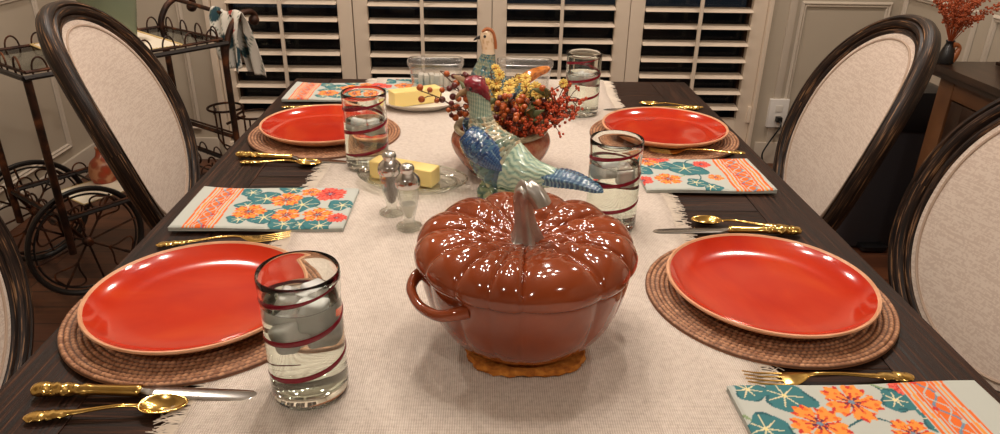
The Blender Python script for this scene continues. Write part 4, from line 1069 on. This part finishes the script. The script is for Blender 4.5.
def hoops(bm, z, s=.042, h=.036, rr=.0030):
    E4 = [(0, 0, CL_, 0), (CL_, 0, CL_, CW), (CL_, CW, 0, CW), (0, CW, 0, 0)]
    for a0, b0, a1, b1 in E4:
        L = math.hypot(a1 - a0, b1 - b0); n = int(L / (s * 1.8))
        for k in range(n):
            f = (k + .5) / n; ca, cb = a0 + (a1 - a0) * f, b0 + (b1 - b0) * f; da, db = (a1 - a0) / L * s / 2, (b1 - b0) / L * s / 2
            tube(bm, [cp(ca + da * math.cos(q), cb + db * math.cos(q), z + h * math.sin(q)) for q in np.linspace(-.5, PI + .5, 14)], rr, 6)
hoops(bm, CH + .016); traybar(bm, CH + .014, .005, .0); obj('hoop_rail', bm, 'rust_iron', top)
def plate(bm, z, th):
    vs = [bm.verts.new(cp(a, b, z + dz)) for dz in (0, th) for a, b in ((.006, .006), (CL_ - .006, .006), (CL_ - .006, CW - .006), (.006, CW - .006))]
    for f in ((0, 3, 2, 1), (4, 5, 6, 7), (0, 1, 5, 4), (1, 2, 6, 5), (2, 3, 7, 6), (3, 0, 4, 7)): bm.faces.new([vs[i] for i in f])
bm = bmesh.new(); plate(bm, CH + .0085, .005); obj('glass_shelf', bm, 'pane_glass', t, smooth=False)
bm = bmesh.new(); traybar(bm, CS, .007)
for k in range(1, 6): tube(bm, [cp(CL_ * k / 6, 0, CS), cp(CL_ * k / 6, CW, CS)], .004, 6)
low = obj('lower_frame', bm, 'dark_iron', t)
bm = bmesh.new(); hoops(bm, CS + .006, .05, .03); traybar(bm, CS + .009, .004); obj('hoop_rail', bm, 'rust_iron', low)
bm = bmesh.new(); tube(bm, [cp(CL_, 0, .39), cp(CL_, CW, .385)], .008, 8); tube(bm, [cp(CL_, 0, .405), cp(CL_, CW, .40)], .004, 8); obj('end_rail', bm, 'rust_iron', t)
# wheels
WR = .187; WC = Vector((-1.298, 2.095, WR))
def wheel(side):
    off = V_ * (-.035 if side else .375); c = Vector((WC.x, WC.y, WR)) + (off if not side else V_ * 0)
    R1 = WR - .011
    def wp(r, a, d=0): return c + U_ * (r * math.cos(a)) + Vector((0, 0, r * math.sin(a))) + V_ * d
    bm = bmesh.new(); tube(bm, [wp(R1, 2 * PI * k / 72) for k in range(72)], .0105, 10, closed=True, flat=.8); tube(bm, [wp(R1 - .018, 2 * PI * k / 72) for k in range(72)], .0035, 6, closed=True)
    w_ = obj('wheel', bm, 'dark_iron', t)
    for k in range(8):
        bm = bmesh.new(); tube(bm, [wp(.01, k * PI / 4 + .15), wp(R1 - .01, k * PI / 4 + .15)], .0036, 8); obj('spoke', bm, 'rust_iron', w_)
    for k in range(4):
        a0 = k * PI / 2 + .15 + PI / 8 * 2.0; bm = bmesh.new()
        for s in (-1, 1):
            pts = []
            for q in np.linspace(0, 1, 26):
                an = s * (.02 + .36 * math.sin(PI * min(1, q * 1.3)) ) * (1 - .55 * q if q > .6 else 1); rr = .075 + (R1 - .095) * math.sin(q * PI * .62) ** .8 - (.020 * max(0, q - .8) * 5)
                pts.append(wp(rr, a0 + an))
            tube(bm, pts, .0032, 6)
        obj('heart_scroll', bm, 'rust_iron', w_)
    bm = bmesh.new(); sphere(bm, tuple(wp(0, 0)), .017, 16, 10); tube(bm, [wp(0, 0, -.022), wp(0, 0, .02)], .010, 12); obj('hub', bm, 'rust_iron', w_)
wheel(True); wheel(False)
bm = bmesh.new(); tube(bm, [WC - V_ * .02, WC + V_ * .39], .008, 10)
for k in range(5):
    f = k / 4; a = WC + V_ * (.05 + .33 * f); tube(bm, [a + Vector((.02 * math.cos(q), .02 * math.sin(q) * .6, .03 * math.sin(q) + .03)) for q in np.linspace(0, 2 * PI, 14)], .004, 6)
tube(bm, [WC + V_ * .03, cp(0, .03, CS)], .007, 8); tube(bm, [WC + V_ * .4, cp(0, CW - .03, CS)], .007, 8); obj('axle', bm, 'rust_iron', t)
# scroll handles at the far end, bar between them
for b in (0, CW):
    bm = bmesh.new()
    if b == 0: ctrl = [(CL_, b, .66), (CL_ + .012, b, .72), (CL_ + .042, b, .785), (CL_ + .085, b, .822), (CL_ + .125, b, .828), (CL_ + .145, b, .812), (CL_ + .138, b, .797)]
    else: ctrl = [(CL_ - .005, b, .74), (CL_ + .0, b, .775), (CL_ + .03, b, .820), (CL_ + .075, b, .845), (CL_ + .120, b, .842), (CL_ + .140, b, .822), (CL_ + .13, b, .805)]
    pts = [cp(*q) for q in cr(ctrl, 40)]; tube(bm, pts, [.0115 - .00005 * i for i in range(40)], 12); sphere(bm, tuple(pts[-1]), .019, 14, 10); obj('scroll_handle', bm, 'rust_iron', t)
bm = bmesh.new(); tube(bm, [cp(CL_ + .075, 0, .812), cp(CL_ + .07, CW, .840)], .008, 10); obj('handle_bar', bm, 'rust_iron', t)
for (rx_, ry_, z) in ((-.978, 2.60, .487), (-.872, 2.60, .462)):
    bm = bmesh.new(); R = .062
    for zz in (z, z - .05 if False else z): tube(bm, [(rx_ + R * math.cos(q), ry_ + R * math.sin(q), zz) for q in np.linspace(0, 2 * PI, 40)[:-1]], .0045, 8, closed=True)
    for k in range(3):
        a = k * 2 * PI / 3 + .5; tube(bm, [(rx_ + R * math.cos(a), ry_ + R * math.sin(a), z), (rx_ + R * math.cos(a), ry_ + R * math.sin(a), z - .13), (rx_ + R * .7 * math.cos(a), ry_ + R * .7 * math.sin(a), z - .15), (rx_, ry_, z - .155)], .0035, 6)
    tube(bm, [(rx_ - .03, ry_ - .02, z), tuple(cp(CL_, .05 if rx_ > -.9 else .12, z - .03))], .005, 6)
    obj('bottle_ring', bm, 'rust_iron', t)
# scroll work at the lower far end
for k in range(3):
    bm = bmesh.new(); b = .07 + k * .11; tube(bm, [cp(CL_ - .0, b + .035 * math.cos(q) * (1 - q / 9), .24 + .035 * math.sin(q) * (1 - q / 9)) for q in np.linspace(0, 7, 30)], .0038, 6)
    obj('scroll', bm, 'rust_iron', t)

# lace cloths
def doily(label, cx, cy, z, hs, rot, n=30):
    bm = bmesh.new(); ca, sa = math.cos(rot), math.sin(rot); G = []
    for i in range(n + 1):
        row = []
        for j in range(n + 1):
            a, b = (i / n * 2 - 1) * hs, (j / n * 2 - 1) * hs; row.append(bm.verts.new((cx + a * ca - b * sa, cy + a * sa + b * ca, z + .0006 * math.sin(a * 60) * math.cos(b * 50))))
        G.append(row)
    for i in range(n):
        for j in range(n): bm.faces.new((G[i][j], G[i + 1][j], G[i + 1][j + 1], G[i][j + 1]))
    o = obj('lace_cloth', bm, 'lace'); md = o.modifiers.new('t', 'SOLIDIFY'); md.thickness = .003; md.offset = 1
    tag(o, label, 'cloth', 'lace cloths on the cart')
    bm = bmesh.new(); m = 30
    for s in range(4):
        for k in range(m):
            f = (k + .5) / m * 2 - 1; a, b = [(f * hs, -hs), (hs, f * hs), (-f * hs, hs), (-hs, -f * hs)][s]; r = hs / m
            p0 = Vector((cx + a * ca - b * sa, cy + a * sa + b * ca, z + .0035)); sphere(bm, tuple(p0), r * 1.0, 8, 6, (1, 1, .45))
    obj('crocheted_edge', bm, 'lace_edge', o); return o
cc = cp(CL_ * .52, CW * .5, CH + .0140)
doily('cream lace cloth with crocheted edge on the cart top', cc.x, cc.y, cc.z, .172, .24 + PI / 4 - .2)
cl = cp(.165, .130, CS + .0135); doily('cream lace cloth on the lower cart shelf', cl.x, cl.y, cl.z, .088, .95)
# green glass jar on top
gj = cp(.365, .20, CH + .0185)
o = obj('green_jar', lathe(cr([(.001, 0), (.060, 0), (.068, .006), (.074, .05), (.086, .12), (.088, .20), (.072, .27), (.042, .31), (.036, .34), (.042, .36)], 44) + [(.038, .358), (.032, .34), (.038, .31), (.068, .265), (.083, .2), (.081, .12), (.069, .05), (.06, .010), (.001, .008)], 48), 'green_glass')
tag(o, 'large pale green glass jar standing on the cart top', 'jar'); o.location = gj
# small patterned ceramic piece on the lower shelf
o = obj('ceramic_bottle', lathe(cr([(.001, 0), (.04, 0), (.052, .02), (.056, .05), (.045, .09), (.02, .115), (.012, .14), (.014, .155), (.001, .156)], 30), 36), 'patterned_ceramic')
tag(o, 'orange patterned ceramic bottle on the lower cart shelf', 'bottle'); q = cp(.225, .185, CS + .014); o.location = q; o.scale = (.8, .8, .8)
# towel draped over the handle bar
nu, nv = 46, 60; vs = []; cols = []
A = cp(CL_ + .075, -.022, 0); D = V_
zb = .822
for i in range(nu):
    f = i / (nu - 1)
    for j in range(nv):
        g = j / (nv - 1) * 2 - 1           # -1 far bottom .. 0 over the bar .. 1 near bottom
        ag = abs(g); drop = (ag ** 1.1) * (.235 if g < 0 else .20) * (1 - .18 * f * ag)
        fold = .017 * math.sin(f * 15 + 1.3 * g) * min(1, ag * 3) + .005 * math.sin(f * 33 + 4 * g) * ag
        out = (.014 + (.050 * ag if g < 0 else .008 * ag)) * (-1 if g < 0 else 1) * min(1, ag * 6)
        p = A + D * (.175 * f * (1 - .38 * ag) + .012 * ag) + U_ * (-out - fold) + Vector((0, 0, zb + .011 * math.sqrt(max(0, 1 - min(1, ag * 6) ** 2)) - drop + .006 * math.sin(f * 9)))
        vs.append(tuple(p))
        u, v = f * .16, (g + 1) * .2; c = C_(222, 216, 204)
        for (lx, ly, lr, lc) in ((.02, .36, .020, 0), (.075, .30, .024, 0), (.13, .22, .02, 0), (.05, .19, .016, 1), (.10, .12, .02, 0), (.03, .10, .018, 0), (.12, .05, .018, 1), (.05, .03, .014, 2), (.10, .37, .016, 2), (.02, .25, .012, 1), (.14, .14, .016, 0), (.075, .07, .014, 0)):
            th = math.atan2(v - ly, u - lx); d = math.hypot(u - lx, (v - ly) * .6)
            if d < 1.25 * lr * (.75 + .25 * math.cos(2 * th + lx * 90)): c = (C_(34, 66, 76), C_(176, 66, 56), C_(106, 120, 92))[lc]
        if abs((u * 3 + v) % .09 - .045) < .0035: c = C_(90, 112, 96)
        cols.append(c)
fs = [(i * nv + j, i * nv + j + 1, (i + 1) * nv + j + 1, (i + 1) * nv + j) for i in range(nu - 1) for j in range(nv - 1)]
o = obj('hand_towel', (vs, fs, np.array(cols)), 'painted_cloth', angle=180); md = o.modifiers.new('t', 'SOLIDIFY'); md.thickness = .003
tag(o, 'white hand towel with teal leaves hanging from the cart handle', 'towel')

# ------------------------------------------------------------------ sideboard
SX0, SX1, SY0, SY1, SZ = 1.44, 1.885, .95, 2.32, .75
t = thing('sideboard', 'dark wooden sideboard against the right wall', 'sideboard', (0, 0, 0))
bm = bmesh.new(); box(bm, SX0, SX1, SY0, SY1, SZ - .022, SZ, .004); box(bm, SX0 + .012, SX1, SY0 + .012, SY1 - .012, SZ - .042, SZ - .0225, .006); obj('top', bm, 'sideboard_dark', t)
bm = bmesh.new(); box(bm, SX0 + .06, SX1 - .004, SY0 + .03, SY1 - .03, .10, SZ - .043, .002)
yds = [SY0 + .03, 1.18, 1.63, 2.12, SY1 - .03]
box(bm, SX0 + .036, SX0 + .062, SY1 - .105, SY1 - .03, .0, SZ - .043, .003); box(bm, SX0 + .036, SX0 + .062, SY0 + .03, SY0 + .10, .0, SZ - .043, .003); box(bm, SX0 + .038, SX0 + .062, SY0 + .10, SY1 - .105, SZ - .10, SZ - .043, .003); box(bm, SX0 + .038, SX0 + .062, SY0 + .10, SY1 - .105, .10, .16, .003); box(bm, SX0 + .038, SX0 + .062, 1.60, 1.66, .16, SZ - .10, .003)
obj('carcass', bm, 'sideboard_wood', t)
for a, b in ((1.055, 1.595), (1.665, 2.21)):
    bm = bmesh.new()
    for (y0, y1, z0, z1) in ((a, a + .06, .165, SZ - .105), (b - .06, b, .165, SZ - .105), (a + .06, b - .06, .165, .225), (a + .06, b - .06, SZ - .165, SZ - .105)): box(bm, SX0 + .040, SX0 + .0595, y0, y1, z0, z1, .003)
    box(bm, SX0 + .050, SX0 + .0595, a + .06, b - .06, .225, SZ - .165); d = obj('door', bm, 'sideboard_dark', t)
    bm = bmesh.new(); sphere(bm, (SX0 + .030, a + .035, .45), .011, 12, 8); obj('knob', bm, 'gold', d)
for y in (SY0 + .06, SY1 - .06):
    bm = bmesh.new(); box(bm, SX1 - .06, SX1 - .01, y - .025, y + .025, 0, .10, .003); obj('leg', bm, 'sideboard_wood', t)
# vase of rusty sprigs
t = thing('dried_flower_vase', 'dark vase with a tan wooden handle shape on the sideboard, holding rusty sprigs', 'vase', (1.472, 2.285, SZ + .001)); t.scale = (.85, .85, .85)
obj('vase_body', lathe(cr([(.001, 0), (.026, 0), (.030, .006), (.028, .03), (.021, .055), (.014, .075), (.017, .085), (.012, .084), (.001, .08)], 24), 32), 'black_plastic', t)
bm = bmesh.new(); tube(bm, cr([(.010, -.012, .0), (.018, -.014, .02), (.026, -.016, .045), (.030, -.016, .062), (.020, -.014, .072), (.006, -.012, .070)], 22), [.010 + .003 * math.sin(i / 3) for i in range(22)], 12); obj('wooden_handle', bm, 'tan_wood_vase', t)
rnd = random.Random(4)
t = thing('rusty_sprigs', 'bunch of rusty orange dried sprigs in the dark vase on the sideboard', 'dried flowers', (1.472, 2.285, SZ + .06))
for k in range(40):
    a = rnd.uniform(0, 2 * PI); sp_ = .145 * math.sqrt(rnd.random()); hh = rnd.uniform(.07, .15) + .05 * (1 - sp_ / .145); bm = bmesh.new()
    tip = Vector((sp_ * math.cos(a) , sp_ * math.sin(a) * .7, hh)); pts = cr([(0, 0, 0), tuple(tip * .5 + Vector((0, 0, .03))), tuple(tip)], 10); tube(bm, pts, .0010, 5)
    for i in range(3, 10):
        for q in range(4):
            d = Vector((rnd.gauss(0, 1), rnd.gauss(0, 1), rnd.gauss(.3, 1))).normalized() * rnd.uniform(.004, .014); p = Vector(pts[i]); tube(bm, [p, p + d], .0007, 3); sphere(bm, tuple(p + d), rnd.uniform(.0022, .0036), 6, 5)
    obj('sprig', bm, 'cork_orange', t)
# carved dark box at the picture edge
t = thing('keepsake_box', 'dark carved wooden box on the sideboard, cut by the right picture edge', 'box', (1.69, 2.22, SZ + .001), .2)
bm = bmesh.new(); box(bm, -.05, .10, -.05, .05, .012, .06, .004); box(bm, -.056, .106, -.056, .056, 0, .012, .004); obj('box_body', bm, 'sideboard_dark', t)
bm = bmesh.new(); box(bm, -.055, .105, -.055, .055, .061, .075, .005); box(bm, -.04, .09, -.04, .04, .075, .084, .004); obj('lid', bm, 'sideboard_dark', t)
# black waste bin past the sideboard
t = thing('waste_bin', 'black lidded waste bin standing beyond the sideboard, behind the right chair', 'bin', (1.47, 2.56, 0))
def sq(w, d, z, n=40, e=7): return [(math.copysign(abs(math.cos(2 * PI * i / n)) ** (2 / e), math.cos(2 * PI * i / n)) * w / 2, math.copysign(abs(math.sin(2 * PI * i / n)) ** (2 / e), math.sin(2 * PI * i / n)) * d / 2, z) for i in range(n)]
def stack(rs):
    bm = bmesh.new(); R_ = [[bm.verts.new(p) for p in r] for r in rs]
    for A, B in zip(R_, R_[1:]):
        for i in range(len(A)): bm.faces.new((A[i], A[(i + 1) % len(A)], B[(i + 1) % len(A)], B[i]))
    bm.faces.new(R_[0]); bm.faces.new(R_[-1]); return bm
obj('bin_body', stack([sq(.28, .24, 0), sq(.30, .26, .01), sq(.36, .31, .46), sq(.36, .31, .48)]), 'grey_plastic', t)
obj('bin_lid', stack([sq(.38, .33, .482), sq(.385, .335, .50), sq(.37, .32, .56), sq(.32, .28, .615), sq(.24, .20, .63)]), 'black_plastic', t)
obj('pedal', stack([sq(.10, .06, .01), sq(.10, .06, .025)]), 'black_plastic', t).location = (0, -.145, 0)
# ------------------------------------------------------------------ light, world, camera
def lamp(name, kind, loc, power, col, size=.03, rot=None, shape=None):
    l = bpy.data.lights.new(name, kind); l.energy = power; l.color = col
    if kind == 'POINT': l.shadow_soft_size = size
    if kind == 'AREA': l.size = size; l.shape = 'DISK'
    o = bpy.data.objects.new(name, l); COL.objects.link(o); o.location = loc
    if rot: o.rotation_euler = rot
    return o
WARM = (1.0, .875, .765)
for k in range(6):
    a = 2 * PI * k / 6 + .3
    lamp('chandelier_bulb', 'POINT', (.0 + .23 * math.cos(a), 1.05 + .23 * math.sin(a), 1.86 + .02 * (k % 2)), 5.6, WARM, .028)
for x, y, w_ in ((-1.0, -.9, 12), (1.0, -.9, 12), (-1.25, 2.35, 17), (0, 2.45, 12), (1.25, 2.35, 17)):  # added fill lamps out of view, put in to brighten walls and shutters
    lamp('ceiling_fill_light', 'AREA', (x, y, CZ - .02), w_, WARM, .16)
wd = bpy.data.worlds.new('night'); sc.world = wd; wd.use_nodes = True
wd.node_tree.nodes['Background'].inputs[0].default_value = (.010, .012, .016, 1); wd.node_tree.nodes['Background'].inputs[1].default_value = 1
cam = bpy.data.cameras.new('camera'); co_ = bpy.data.objects.new('camera', cam); COL.objects.link(co_)
cam.sensor_fit = 'HORIZONTAL'; cam.sensor_width = 36; cam.lens = 36 * 716.6 / 1000; cam.clip_start = .02; cam.clip_end = 60
Rr, Uu, Ff = Vector((.99963617, -.02169285, .01602969)), Vector((-.00536528, .42249673, .90634857)), Vector((.02643377, .90610481, -.42222663))
mw = Matrix((( Rr.x, Uu.x, -Ff.x, -.02785), (Rr.y, Uu.y, -Ff.y, 0), (Rr.z, Uu.z, -Ff.z, 1.25667), (0, 0, 0, 1))); co_.matrix_world = mw
sc.camera = co_
sc.view_settings.view_transform = 'Standard'; sc.view_settings.look = 'None'; sc.view_settings.gamma = 1; sc.view_settings.use_curve_mapping = False
sc.view_settings.exposure = 0.02
try:
    sc.cycles.use_denoising = True; sc.cycles.max_bounces = 14; sc.cycles.transparent_max_bounces = 24; sc.cycles.transmission_bounces = 12; sc.cycles.sample_clamp_indirect = 25
except Exception: pass
